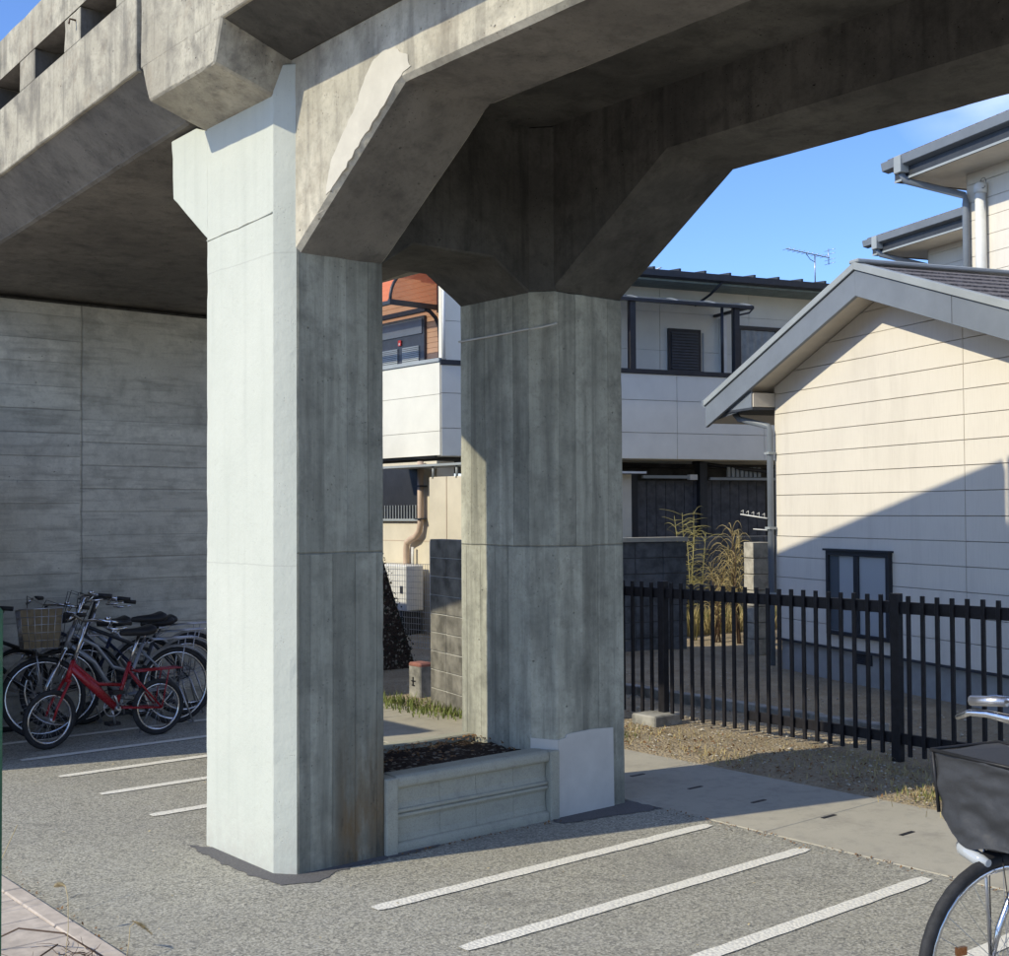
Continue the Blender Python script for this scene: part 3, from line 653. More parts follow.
# upper storey, two staggered walls under hipped eaves
def upper(s0, s1, off, ovl, zs, depth=6, roofh=1.0):
    MB().box(s0+.02, s1, off+.03, off+depth, 2.9, zs, H).build('upper_wall_core', M_JOINT, ho)
    z = 3.4
    while z < zs-.02:
        MB().box(s0, s1, off, off+.03, z+.003, min(zs, z+.2165-.003), H).build('upper_siding_board', M_SIDE, ho); z += .2165
    MB().box(s0, s0+.02, off, off+depth, 2.9, zs, H).build('upper_side_wall', M_SIDE, ho)
    a, b = s0-ovl, s1+.5; y = off-.6; y1 = off+depth+.6
    MB().box(a+.03, b, y+.03, y1, zs, zs+.012, H).build('upper_soffit', M_SOFFIT, ho)
    MB().box(a, b, y, y+.03, zs-.01, zs+.16, H).build('upper_fascia', M_TRIMD, ho); MB().box(a, a+.03, y+.03, y1, zs-.01, zs+.16, H).build('upper_fascia', M_TRIMD, ho)
    MB().box(a-.004, b, y-.006, y+.0, zs-.015, zs+.012, H).build('soffit_trim', M_TRIM2, ho)
    gut = [(0, .0), (-.10, .02), (-.12, .12), (-.10, .12), (0, .12)]
    MB().prism([(a-.12, y+p, zs+.13+q) for p, q in gut], (b-a+.1, 0, 0), H).build('upper_gutter', M_TRIM, ho, bevel=.004)
    MB().prism([(a+p, y, zs+.13+q) for p, q in gut], (0, y1-y, 0), H).build('upper_gutter', M_TRIM, ho, bevel=.004)
    MB().box(a+.14, a+.27, y-.13, y-.0, zs+.05, zs+.26, H).build('gutter_box', M_TRIM2, ho, bevel=.006)
    m = MB(); rh = roofh; q = [H(a-.06, y-.06, zs+.25), H(b, y-.06, zs+.25), H(b, y1, zs+.25), H(a-.06, y1, zs+.25), H(a+3.2, y+3.2, zs+.25+rh), H(b, y+3.2, zs+.25+rh)]
    q2 = [p + Vector((0,0,.035)) for p in q]
    m.add(q+q2, [(0,1,2,3),(6,7,11,10),(6,10,9),(9,10,11,8),(0,1,7,6),(0,3,9,6),(1,2,8,7)]); m.build('upper_roof', M_SHIN, ho)
    for k in range(1, 7):
        t = k/7*3.2; MB().box(a+t, b, y+t-.07, y+t-.02, zs+.283+rh*t/3.2-.015, zs+.293+rh*t/3.2, H).build('shingle_course', M_SHIN, ho)
    MB().tube([H(a+.2, y-.06, zs+.06), H(a+.2, y-.0, zs-.03), H(s0+.04, off-.07, zs-.26), H(s0+.04, off-.05, zs-.36), H(s0+.04, off-.05, 2.9)], .042, 10).build('upper_downpipe', M_TRIM, ho)
upper(-.47, 6, 3, .56, 5.70)
upper(-4.84, -.47, 6, .62, 5.87)
MB().tube([H(-.16, 2.93, 5.46), H(-.16, 2.93, 3.6)], .062, 14).build('vent_pipe', M_WHITE, ho)
MB().tube([H(-.16, 2.93, 5.40), H(-.16, 2.93, 5.50), H(-.16, 2.93, 5.53)], [.075,.075,.04], 14).build('pipe_cap', M_WHITE, ho)
MB().tube([H(-.08+.05*math.cos(t), 2.9, 5.50+.06*math.sin(t)) for t in [k*PI/8 for k in range(15)]], .004, 4).build('pipe_wire', M_TRIMD, ho)

# ------------------------------------------------------------------ neighbour, two-storey house with balcony
P1 = Vector((12.884, 12.679, 0)); ne = Vector((.9588, -.284, 0)).normalized(); nf = Vector((.284, .9588, 0)).normalized()
Q = lambda s, d, z: P1 + ne*s + nf*d + Vector((0,0,z))      # s along the front, d depth behind the front
nb = empty('two_storey_house', P1, math.atan2(ne.y, ne.x), label='pale panelled two-storey house with a wide balcony and orange awning behind the viaduct', cat='house')
S0, S1 = -2.74, 5.4
MB().box(S0+.02, S1, .02, 1.5, 2.46, 2.56, Q).build('balcony_floor', M_NEIGH, nb)
cols = [S0, -2.10, -.57, .968, 2.505, 4.04, S1]; rows = [2.46, 2.839, 3.315, 3.70]
MB().box(S0+.012, S1, .02, .12, 2.47, 3.70, Q).build('balcony_core', M_JOINT, nb)
for a, b in zip(cols, cols[1:]):
    for c, d in zip(rows, rows[1:]): MB().box(a+.004, b-.004, 0, .022, c+.004, d-.004, Q).build('balcony_panel', M_NEIGH, nb)
MB().box(S0-.01, S1, -.02, .14, 3.702, 3.765, Q).build('balcony_rail', M_DARKW, nb)
# left return of the balcony, facing the sun
CX, CY = 10.243, 13.462
MB().box(CX+.022, CX+.12, CY+.04, 19, 2.48, 3.72).build('balcony_core', M_JOINT, nb)
for k in range(3):
    for c, d in zip((2.47, 2.80, 3.30), (2.80, 3.30, 3.74)): MB().box(CX, CX+.02, CY+.012+1.8*k, CY+1.8*(k+1)+.004, c+.003, d-.003).build('balcony_panel', M_NEIGH, nb)
MB().box(CX-.02, CX+.14, CY, 19, 3.742, 3.79).build('balcony_rail', M_TRIM2, nb)
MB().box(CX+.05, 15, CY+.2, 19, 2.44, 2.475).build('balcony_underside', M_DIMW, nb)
# upper wall: full height panel near the corner, wall with peach siding behind the left balcony
for c, d in ((3.765, 4.30), (4.306, 5.1)): MB().box(S0+.02, -.6, .03, .06, c, d-.0, Q).build('wall_panel', M_NEIGH, nb)
MB().box(S0+.05, -.6, .06, .22, 3.7, 5.1, Q).build('wall_core', M_NEIGH, nb)
WX = 10.62
for k in range(34): MB().box(WX, WX+.05, 13.60, 19, 2.9+.075*k+.002, 2.9+.075*(k+1)-.003).build('siding_strip', M_PEACH, nb)
MB().box(WX+.02, WX+2.6, 13.60, 19, 2.5, 5.44).build('wall_core', M_PEACH, nb)
MB().box(WX-.02, WX+2.6, 13.55, 19, 5.46, 5.9).build('wall_band', M_NCREAM, nb)
MB().tube([Q(S0+.03,-.02,3.77), Q(S0+.03,-.02,4.9)], .022, 8).build('corner_pipe', M_WHITE, nb)
MB().box(WX-.045, WX-.005, 14.27, 16.6, 2.95, 4.50).build('door_frame', M_SHUT, nb)
MB().box(WX-.06, WX-.045, 14.31, 16.4, 4.25, 4.46).build('door_transom', M_TRIM, nb)
lm = piece_src('louvre', MB().box(-.01, .01, -.20, .20, -.009, .009), M_TRIM2)
for k in range(11):
    for y in (14.58, 15.10): copy_piece(lm, nb, (WX-.055, y, 3.81+.026*k))
MB().box(WX-.066, WX-.056, 14.81, 14.88, 4.12, 4.20).build('sticker', plain('red_sticker', (.75,.06,.05)), nb)
MB().box(WX-.068, WX-.0665, 14.83, 14.86, 4.13, 4.16).build('sticker_mark', M_WHITE, nb)
aw = MB(); N = 12; a0 = []
for k in range(N+1):
    t = k/N*PI/2; a0.append((9.765 + (WX-9.765)*(1-math.cos(t)), 4.56 + .62*math.sin(t)**.85))
def awp(y): return [Vector((x, y, z)) for x, z in a0]
v = awp(13.95)+awp(19); aw.add(v, [(i, i+1, N+2+i, N+1+i) for i in range(N)], True); aw.build('awning_sheet', M_ORANGE, nb)
e_ = awp(13.955) + [Vector((WX, 13.955, 4.56))]; MB().add(e_, [list(range(len(e_)))]).build('awning_end', M_ORANGE, nb)
af = MB()
for y in (13.95, 15.7, 17.4): af.tube(awp(y), .022, 6)
af.build('awning_rib', M_DARKW, nb)
MB().box(9.74, WX, 13.92, 13.97, 4.53, 4.60).build('awning_bar', M_DARKW, nb); MB().box(WX-.04, WX+.0, 13.91, 13.98, 4.50, 5.2).build('awning_upright', M_DARKW, nb)
MB().box(9.74, 9.80, 13.97, 19, 4.53, 4.58).build('awning_gutter', M_DARKW, nb)
MB().box(WX-.26, WX-.20, 13.97, 18, 4.50, 4.56).build('awning_beam', M_DARKW, nb)
MB().tube([(10.38,13.98,4.53),(10.45,13.96,4.50),(10.53,13.94,4.42),(10.585,13.93,4.30),(10.60,13.93,4.1),(10.60,13.93,3.76)], .028, 6).build('awning_post', M_DARKW, nb)
# front: recessed upper wall, panel joints
MB().box(-.6, 7.5, 1.02, 3, 2.5, 5.25, Q).build('wall_core', M_JOINT, nb)
uc = [-.6, 1.28, 2.94, 4.6, 7.5]
for a, b in zip(uc, uc[1:]):
    for c, d in ((2.56, 3.58), (3.584, 4.20), (4.204, 4.80), (4.804, 5.25)):
        MB().box(a+.004, b-.004, .995, 1.02, c, d, Q).build('wall_panel', M_NEIGH, nb)
dr = MB().box(1.41, 2.0, .95, .992, 2.6, 4.55, Q).build('door', M_DARKW, nb)
for k in range(22): MB().box(1.46, 1.94, .935, .949, 3.5+.046*k, 3.5+.046*k+.03, Q).build('door_slat', M_SHUT, dr)
MB().box(2.02, 2.04, .93, .95, 3.2, 4.5, Q).build('door_edge', M_TRIM2, nb)
MB().box(2.36, 2.45, .90, .994, 3.0, 4.75, Q).build('white_duct', M_WHITE, nb)
wn_ = MB()
for a, b, c, d in ((2.68,5.0,4.60,4.66),(2.68,2.74,3.2,4.6),(3.40,3.47,3.2,4.6),(4.94,5.0,3.2,4.6)): wn_.box(a, b, .93, .99, c, d, Q)
wq = wn_.build('window', M_DARKW, nb); MB().box(2.74, 4.94, .965, .975, 3.2, 4.6, Q).build('pane', M_GLASS, wq)
ct = MB(); NN = 60
vs = [Q(2.75+(4.93-2.75)*i/NN, .95+.012*math.sin(i*1.7), z) for z in (3.2, 4.59) for i in range(NN+1)]
ct.add(vs, [(i, i+1, NN+2+i, NN+1+i) for i in range(NN)], True); ct.build('curtain', plain('pale_curtain', (.30,.32,.32)), wq)
# balcony canopy on posts
for s in (.25, 2.05): MB().box(s-.045, s+.045, .02, .11, 3.765, 4.76, Q).build('canopy_post', M_DARKW, nb)
MB().tube([Q(1.80,.05,3.77), Q(1.80,.05,4.75)], .025, 6).build('canopy_drain', M_DARKW, nb)
MB().box(-.4, 2.33, -.02, .06, 4.755, 4.80, Q).build('canopy_bar', M_DARKW, nb)
MB().box(2.26, 2.33, .0, 1.0, 4.77, 4.81, Q).build('canopy_bar', M_DARKW, nb)
NN = 8; cv = MB(); pr_ = [(1.0*math.sin(k/NN*PI/2) , .16*math.sin(k/NN*PI/2)**.6) for k in range(NN+1)]
vs = [Q(s, d, 4.80+z) for s in (-.4, 2.31) for d, z in pr_]; cv.add(vs, [(i, i+1, NN+2+i, NN+1+i) for i in range(NN)], True); cv.build('canopy_sheet', M_SMOKE, nb)
for s in (-.39, .32, 1.0, 1.66, 2.30): MB().tube([Q(s, d, 4.805+z) for d, z in pr_], .012, 5).build('canopy_rib', M_TRIM, nb)
MB().tube([Q(2.32,.0,4.76), Q(2.27,.02,4.70), Q(2.10,.05,4.66)], .014, 6).build('canopy_elbow', M_DARKW, nb)
# main roof
MB().box(-2.9, 7.8, .38, 6, 5.20, 5.28, Q).build('roof_eave', M_TRIMD, nb)
MB().box(-2.9, 7.8, .42, 1.0, 5.17, 5.20, Q).build('eave_soffit', plain('green_grey_soffit', (.20,.25,.24)), nb)
MB().prism([(-2.9,.30,5.22),(-2.9,.38,5.20),(-2.9,.38,5.31),(-2.9,.29,5.31)], (10.7,0,0), Q).build('roof_gutter', M_TRIMD, nb)
MB().prism([(-2.9,.36,5.285),(-2.9,5.5,5.75),(-2.9,5.5,5.8),(-2.9,.36,5.32)], (10.7,0,0), Q).build('roof_sheet', M_TRIMD, nb)
rb = piece_src('roof_rib', MB().box(-.018, .018, 0, 3, 0, .045), M_TRIMD)
for k in range(24):
    o = copy_piece(rb, nb, Q(-2.8+.45*k, .34, 5.315), math.atan2(ne.y, ne.x)); o.rotation_euler.x = .09
MB().tube([Q(2.0,.35,5.19), Q(1.95,.6,5.05), Q(1.9,.95,4.93)], .02, 6).build('eave_pipe', M_DARKW, nb)
# ground floor under the balcony
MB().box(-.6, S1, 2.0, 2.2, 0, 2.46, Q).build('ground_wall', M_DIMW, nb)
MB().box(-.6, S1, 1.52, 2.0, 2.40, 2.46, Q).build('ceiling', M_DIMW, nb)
MB().box(-.35, .33, .25, .45, 0, 2.24, Q).build('ground_pier', M_NCREAM, nb)
MB().box(-.35, .5, .1, .2, 2.25, 2.28, Q).build('ceiling_bar', M_WHITE, nb)
dk = plain('slate_screen', (.095,.095,.10), .8, var=.2)
for k in range(14): MB().box(.60+.165*k, .60+.165*k+.155, .55, .575, .9, 2.16, Q).build('screen_board', dk, nb)
MB().box(.44, .58, .5, .6, 0, 2.3, Q).build('carport_post', M_DARKW, nb); MB().box(1.64, 1.77, .45, .6, 0, 2.44, Q).build('carport_post', M_DARKW, nb)
MB().box(.62, 1.50, .40, .45, 2.19, 2.235, Q).build('screen_bar', M_TRIM2, nb); MB().box(1.42, 1.55, .38, .46, 2.17, 2.25, Q).build('lamp_box', M_WHITE, nb)
MB().box(1.80, 4.0, .40, .45, 2.17, 2.21, Q).build('screen_bar', M_TRIM2, nb)
for k in range(8): MB().box(2.12+.08*k, 2.12+.08*k+.05, .42, .45, 2.22, 2.37, Q).build('vent_slat', M_TRIM2, nb)
MB().tube([Q(1.6,.6,2.44), Q(2.8,.3,2.30)], .03, 4).build('brace', M_DARKW, nb)
# ground floor, left part
GX = 10.3
MB().box(GX, GX+.3, 13.62, 19, -.1, 2.40).build('ground_wall', M_NCREAM, nb)
MB().box(GX-.004, GX-.001, 13.62, 19, 1.30, 1.306).build('joint_strip', M_PIPE, nb)
MB().box(GX-.02, GX-.002, 14.02, 16, 1.60, 2.34).build('window', M_DARKW, nb)
MB().box(GX-.05, GX-.02, 14.0, 16, 1.58, 1.61).build('window_sill', M_TRIM2, nb)
bar = piece_src('window_bar', MB().box(-.006, .006, -.007, .007, 1.61, 1.80), M_TRIM2)
for k in range(24): copy_piece(bar, nb, (GX-.04, 14.05+.068*k, 0))
MB().tube([(GX-.07,13.90,2.4),(GX-.07,13.90,1.56),(GX-.07,13.93,1.44),(GX-.07,14.02,1.36),(GX-.07,14.14,1.32),(GX-.07,14.22,1.28),(GX-.07,14.24,1.2),(GX-.07,14.24,.2)], .045, 10).build('pipe_cover', M_PIPE, nb)
for z_ in (2.05, 1.60): MB().box(GX-.13, GX, 13.84, 13.96, z_, z_+.02).build('pipe_clip', M_TRIMD, nb)
MB().tube([(GX-.06,14.1,1.22),(GX-.06,14.1,.9)], .02, 8).build('drain_stub', M_WHITE, nb)
MB().box(9.84, 10.28, 11.9, 13.18, -.1, 2.16).build('store_box', M_NCREAM, nb, bevel=.006)
MB().box(9.832, 9.84, 12.8, 12.805, 1.2, 2.16).build('box_seam', M_PIPE, nb)
MB().box(9.80, 10.28, 12.2, 14.25, 2.30, 2.33).build('box_roof', M_TRIM2, nb)
for y in (12.6, 13.1): MB().tube([(9.85,y,2.14),(9.85,y,2.31)], .018, 6).build('box_strut', M_TRIM2, nb)
# antenna on the roof
base = Q(5.19, 2.2, 5.62)
an = empty('tv_antenna', base, label='small television antenna on a mast above the pale house roof', cat='antenna')
xA = ne*1.0
A = MB(); A.tube([base, base+Vector((0,0,.62))], .012, 6); A.build('mast', M_ALU, an)
c = base+Vector((0,0,.60)); A = MB(); A.tube([c-xA*.62+Vector((0,0,.07)), c+xA*.32-Vector((0,0,.02))], .009, 6); A.build('boom', M_ALU, an)
for k in range(9):
    p = c-xA*(.60-.1*k)+Vector((0,0,.068-.0095*k)); MB().tube([p-nf*.12, p+nf*.12], .004, 4).build('element', M_ALU, an)
for zz in (-.12, -.05, .05, .12):
    p = c+xA*.30+Vector((0,0,zz)); MB().tube([p-nf*.15+xA*.03, p+nf*.15+xA*.03], .004, 4).build('reflector_rod', M_ALU, an)
MB().tube([c+xA*.30+Vector((0,0,-.14)), c+xA*.30+Vector((0,0,.14))], .008, 5).build('reflector_mast', M_ALU, an)
MB().tube([c-xA*.2+Vector((0,0,.03)), c-xA*.1-Vector((0,0,.08)), c-Vector((0,0,.12))], .006, 5).build('antenna_cable', M_DARKW, an)
# second wiry thing on the roof near the haunch
rw = Q(.55, .6, 5.36)
wr_ = MB(); rr = random.Random(4)
wr_.tube([rw, rw+ne*.05+Vector((0,0,.07)), rw+ne*.3+Vector((0,0,.08)), rw+ne*.36], .008, 5)
for k in range(14): q = rw+ne*rr.uniform(-.15,.5)+Vector((0,0,rr.uniform(-.01,.03))); wr_.tube([q, q+ne*rr.uniform(-.12,.12)+Vector((0,0,rr.uniform(-.03,.05)))], .01, 4)
tag(wr_.build('roof_fitting', M_WHITE, None, rw), 'small white wire fitting on the eave of the pale house next to the haunched beam', 'roof fitting')

# ------------------------------------------------------------------ air conditioner, wire fence, walls
ac = empty('air_conditioner', (10.0, 14.2, 0), label='white outdoor air conditioner unit behind the wire fence', cat='air conditioner')
X0 = 9.93
MB().box(X0, X0+.3, 13.83, 14.95, .36, .98).build('casing', M_WHITE, ac, bevel=.015)
gr = MB()
for k in range(12): gr.tube([(X0-.015, 14.32, .42+.045*k), (X0-.015, 14.9, .42+.045*k)], .004, 4)
for k in range(4): gr.tube(arc((X0-.018, 14.6, .67), .06+.06*k, 0, 2*PI, 20, 'yz')[:-1], .004, 4, True)
gr.build('fan_grille', M_TRIM, ac); MB().add([Vector((X0-.004, 14.6+.25*math.cos(t), .67+.25*math.sin(t))) for t in [k*PI/12 for k in range(24)]], [list(range(24))]).build('fan_opening', M_DARKW, ac)
MB().box(X0-.01, X0, 13.90, 13.96, .60, .70).build('handle', M_DARKW, ac)
for y in (13.95, 14.8): MB().box(X0, X0+.3, y-.03, y+.03, .27, .36).build('foot', M_TRIMD, ac)
MB().box(X0, X0+.3, 13.9, 14.9, .0, .27).build('plinth', M_DIMW, ac)
wfn = empty('wire_fence', (8.9, 12.8, 0), label='thin galvanised wire mesh fence in front of the air conditioner', cat='fence')
a_, b_ = Vector((8.75, 13.3, 0)), Vector((8.95, 11.7, 0)); dd = (b_-a_)
wm = MB()
for k in range(41): p = a_+dd*k/40; wm.tube([p+Vector((0,0,.08)), p+Vector((0,0,1.08))], .0028, 3)
for k in range(15): wm.tube([a_+Vector((0,0,.08+k/14)), b_+Vector((0,0,.08+k/14))], .0028, 3)
wo = wm.build('wire_mesh', plain('galvanised_wire', (.55,.56,.55), .5), wfn); wo['kind'] = 'stuff'
for k in (0, 1): p = a_+dd*k; MB().tube([p, p+Vector((0,0,1.12))], .02, 8).build('post', M_ALU, wfn)

def block_wall(root, A, B, nrow, bh, bl, th, mat, capmat=None, z0=0., mort=M_MORT, stag=True):
    A, B = Vector(A), Vector(B); d = B-A; L = d.length; t = d.normalized(); ang = math.atan2(t.y, t.x); nrm = Vector((-t.y, t.x, 0))
    src = {}
    MB().hexa([A-nrm*(th/2-.008), B-nrm*(th/2-.008), B+nrm*(th/2-.008), A+nrm*(th/2-.008)] + [p+Vector((0,0,nrow*bh-.006)) for p in (A-nrm*(th/2-.008), B-nrm*(th/2-.008), B+nrm*(th/2-.008), A+nrm*(th/2-.008))]).build('mortar_bed', mort, root)
    rr = random.Random(11)
    for k in range(nrow):
        x = -(bl/2 if (stag and k % 2) else 0)
        while x < L-.01:
            a, b = max(0, x), min(L, x+bl); w_ = round(b-a, 3)
            if w_ > .03:
                if w_ not in src: src[w_] = piece_src('block', MB().box(.004, w_-.004, -th/2, th/2, .004, bh-.004), mat, .005)
                o = copy_piece(src[w_], root, A+t*a+nrm*rr.uniform(-.002,.002)+Vector((0,0,z0+k*bh)), ang)
            x += bl
# end of block wall between the columns
t = Vector((-.22, -.9755, 0)).normalized()
A_ = Vector((6.64, 8.86, 0)); B_ = A_ + t*1.5
bw1 = empty('block_wall', A_, label='concrete block wall half in sun standing between the two columns', cat='wall')
block_wall(bw1, A_ + Vector((.05,0,0)), B_+Vector((.05,0,0)), 9, .163, .33, .12, plain('worn_block', (.20,.19,.165), .8, var=.3, sc=6, bump=.35), stag=False)
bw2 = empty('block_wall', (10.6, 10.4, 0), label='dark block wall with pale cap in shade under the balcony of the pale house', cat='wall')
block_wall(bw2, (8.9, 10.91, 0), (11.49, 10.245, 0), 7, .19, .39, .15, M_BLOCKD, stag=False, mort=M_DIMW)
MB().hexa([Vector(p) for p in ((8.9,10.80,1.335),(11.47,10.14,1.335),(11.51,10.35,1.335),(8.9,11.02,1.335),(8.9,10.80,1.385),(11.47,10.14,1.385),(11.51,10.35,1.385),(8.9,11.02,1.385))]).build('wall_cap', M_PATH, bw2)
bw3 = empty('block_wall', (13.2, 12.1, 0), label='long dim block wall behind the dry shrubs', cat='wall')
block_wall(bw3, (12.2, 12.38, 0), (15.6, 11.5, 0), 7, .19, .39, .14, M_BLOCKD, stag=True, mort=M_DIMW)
pb = empty('block_pillar', (11.86, 9.42, 0), label='pale concrete block pillar beside the downpipe of the cream house', cat='pillar')
pbm = piece_src('block', MB().box(-.12, .12, -.09, .09, .004, .186), plain('pale_block', (.46,.43,.36), .9, var=.2, sc=9, bump=.3), .006)
for k in range(7): copy_piece(pbm, pb, (11.86+.004*(k % 2), 9.42, .19*k), -.25)
# red-topped boundary stone
bs = empty('boundary_stone', (6.83, 9.3, 0), label='short square concrete marker post with red painted top beside the block wall', cat='marker post')
zst = .315
MB().prism([(6.76,9.20,-.05),(6.90,9.20,-.05),(6.90,9.38,-.05),(6.76,9.38,-.05)], (0,0,zst+.05)).build('post', M_BLOCK, bs, bevel=.012)
MB().prism([(6.757,9.197,zst-.03),(6.903,9.197,zst-.03),(6.903,9.383,zst-.03),(6.757,9.383,zst-.03)], (0,0,.045)).build('painted_top', M_REDT, bs, bevel=.014)
ml = MB(); ml.box(6.752,6.757,9.30,9.31,.12,.20); ml.box(6.752,6.757,9.27,9.33,.16,.168); ml.box(6.752,6.757,9.28,9.32,.12,.128); ml.build('carved_mark', M_BLK, bs)
# green post at the left edge
tag(MB().tube([(.4255,1.342,0),(.4255,1.342,1.60),(.4255,1.342,1.612)], [.020,.020,.01], 12).build('green_post', M_GREEN, None, (.4255,1.342,0)), 'thin dark green metal post close to the viewer at the left edge', 'post')
# laundry hooks on the downpipe
hk = empty('laundry_hanger', H(-.1,-.1,1.6), label='small white peg hanger hooked on the grey downpipe of the cream house', cat='hanger')
p0, p1 = H(-.02,-.10,1.615), H(-.36,-.22,1.66); MB().tube([p0, p1], .008, 5).build('arm', M_WHITE, hk)
for k in range(5): q = p0.lerp(p1, (k+.5)/5); MB().tube([q, q+Vector((0,0,.05)), q+Vector((0,0,.03))+(p1-p0)*.08], .005, 4).build('peg', M_WHITE, hk)
p1 = H(-.2,-.16,1.50); p0 = H(-.02,-.10,1.49); MB().tube([p0, p1], .007, 5).build('arm', M_WHITE, hk)

# ------------------------------------------------------------------ plants
def blades(name, n, area, hmin, hmax, mat, seed, wdt=.004, lean=.5, zf=0.02, **k):
    r = random.Random(seed); m = MB()
    for i in range(n):
        x, y = area(r); h = r.uniform(hmin, hmax); a = r.uniform(0, 2*PI); l = r.uniform(.1, lean)*h
        d = Vector((math.cos(a), math.sin(a), 0)); s = Vector((-d.y, d.x, 0))*wdt; b = Vector((x, y, zf))
        p1 = b+d*l*.35+Vector((0,0,h*.55)); p2 = b+d*l+Vector((0,0,h))
        m.add([b-s, b+s, p1+s*.8, p1-s*.8, p2], [(0,1,2,3),(3,2,4)])
    return tag(m.build(name, mat), kind='stuff', **k)
blades('weeds', 520, lambda r: (r.gauss(6.45,.12), r.uniform(8.0, 9.35)), .03, .11, M_GRASS, 1, .006, .9, 0, label='green weeds at the foot of the block wall between the columns', cat='weeds')
def strip_u(r):
    t = r.uniform(-3.0, 4.5); w_ = abs(r.gauss(0,.3)); return (13.2+t*.2+w_, 11.6 - t*.9*1.0 + w_*.2)
blades('tall_grass', 4500, lambda r: (lambda q: (q.x, q.y))(Vector((13.2, 11.75, 0)) + Vector((.34,.94,0))*0 + ne*r.uniform(-.9, 2.6) + nf*(r.random()*-.75+.2)), .10, .42, M_DRY, 3, .006, .5, 0, label='sunlit dry yellow grass in front of the dim block wall', cat='grass')
blades('green_grass', 11000, lambda r: (lambda q: (q.x, q.y))(Vector((13.2, 11.75, 0)) + ne*r.uniform(-.9, 2.6) + nf*(r.random()*-.5+.2)), .08, .34, M_GRASS, 4, .006, .6, 0, label='green grass mixed into the sunlit strip behind the fence', cat='grass')
blades('grass_tufts', 3000, lambda r: (lambda c: (r.gauss(c[0], .16), r.gauss(c[1], .22)))(r.choice([(6.75,4.0),(6.7,3.6),(6.95,4.6),(6.8,3.2),(7.1,4.3),(6.9,6.7),(7.0,5.2),(6.7,5.6),(7.1,6.0),(6.9,3.7),(7.3,4.9)])), .01, .055, M_DRY, 6, .003, 1.2, .012, label='dry grass tufts on the dirt strip in front of the fence', cat='grass')
blades('green_tufts', 1700, lambda r: (lambda c: (r.gauss(c[0], .10), r.gauss(c[1], .14)))(r.choice([(6.75,3.9),(6.85,3.5),(6.72,6.75),(6.8,3.8)])), .01, .05, M_GRASS, 9, .003, 1.0, .012, label='green grass tufts on the dirt strip beside the path', cat='grass')
# loose stones and leaf litter in the yard
ico = []
for (x,y,z) in ((0,0,1),(0,0,-1),(1,0,0),(-1,0,0),(0,1,0),(0,-1,0)): ico.append(Vector((x,y,z)))
IF = [(0,2,4),(0,4,3),(0,3,5),(0,5,2),(1,4,2),(1,3,4),(1,5,3),(1,2,5)]
def stones(name, n, area, smin, smax, mat, seed, **k):
    r = random.Random(seed); m = MB()
    for i in range(n):
        x, y = area(r); s = r.uniform(smin, smax)*(1 if r.random() > .06 else 1.8); a = r.uniform(0, PI); ca, sa = math.cos(a), math.sin(a)
        vs = []
        for p in ico:
            q = Vector((p.x*r.uniform(.8,1.3), p.y*r.uniform(.6,1), p.z*.55))*s; vs.append((x+q.x*ca-q.y*sa, y+q.x*sa+q.y*ca, .02+yh(x,y)+q.z+s*.15))
        m.add(vs, IF)
    return tag(m.build(name, mat), kind='stuff', **k)
stones('gravel', 2000, lambda r: (6.5+abs(r.gauss(0,1.5)), r.uniform(2.0, 9.5)), .004, .014, M_STONE, 21, label='pale loose stones scattered over the yard along the fence', cat='gravel')
m = MB(); r = random.Random(31)
for k in range(1300):
    x = 6.47+abs(r.gauss(0,.5)); y = r.uniform(2.2, 7.4); leaf(m, (x, y, .025+yh(x,y)), r.uniform(.006,.018), r, .5)
tag(m.build('leaf_litter', M_LEAF), 'brown leaf litter on the dirt strip between path and fence', 'leaf litter', kind='stuff')
m = MB()
for k in range(160): leaf(m, (r.uniform(2.0, 5.3), r.uniform(3.2, 9), .008), r.uniform(.003,.009), r, .3)
tag(m.build('litter', M_STRAW), 'tiny straw and leaf scraps lying on the asphalt', 'litter', kind='stuff')
# dry shrubs
def shrub(base, h, seed, label, spine, n=46, spread=.5, mat2=M_SHG):
    r = random.Random(seed); e = empty('dry_shrub', base, label=label, cat='shrub'); b = Vector(base)
    m = MB(); l = MB()
    for s in range(spine):
        top = b + Vector((r.uniform(-.22,.22), r.uniform(-.22,.22), h*r.uniform(.75,1)))
        mid = b.lerp(top, .5) + Vector((r.uniform(-.06,.06), r.uniform(-.06,.06), 0)); P = [b+Vector((r.uniform(-.05,.05),r.uniform(-.05,.05),0)), mid, top]
        m.tube(P, [.011,.008,.003], 5)
        for k in range(n//spine*2):
            t = r.uniform(.3, 1); q = (P[0].lerp(mid, t*2) if t < .5 else mid.lerp(top, (t-.5)*2)); a = r.uniform(0, 2*PI); L = r.uniform(.12, spread)
            d = Vector((math.cos(a), math.sin(a), 0)); up_ = L*r.uniform(.5,1.1) if mat2 is M_DRY else L*r.uniform(.1,.4); dn = L*r.uniform(.2,1.1) if mat2 is M_DRY else L*r.uniform(-.2,.3)
            l.tube([q+d*L*u_+Vector((0,0,up_*4*u_*(1-u_*.7)*.6-dn*u_*u_)) for u_ in (0,.2,.4,.6,.8,1)], [.0045,.004,.0035,.003,.002,.001], 4)
    m.build('stem', M_TWIG if mat2 is not M_SHG else M_SHG, e); x = l.build('twigs', mat2, e); x['kind'] = 'stuff'; return e
shrub((12.45, 10.95, 0), 1.74, 1, 'spiky yellow-green shrub rising in front of the dark carport wall', 6, 80, .34)
shrub((12.6, 10.3, 0), 1.5, 2, 'tangled tan dry shrub arching beside the pale block pillar', 7, 90, .36, M_DRY)
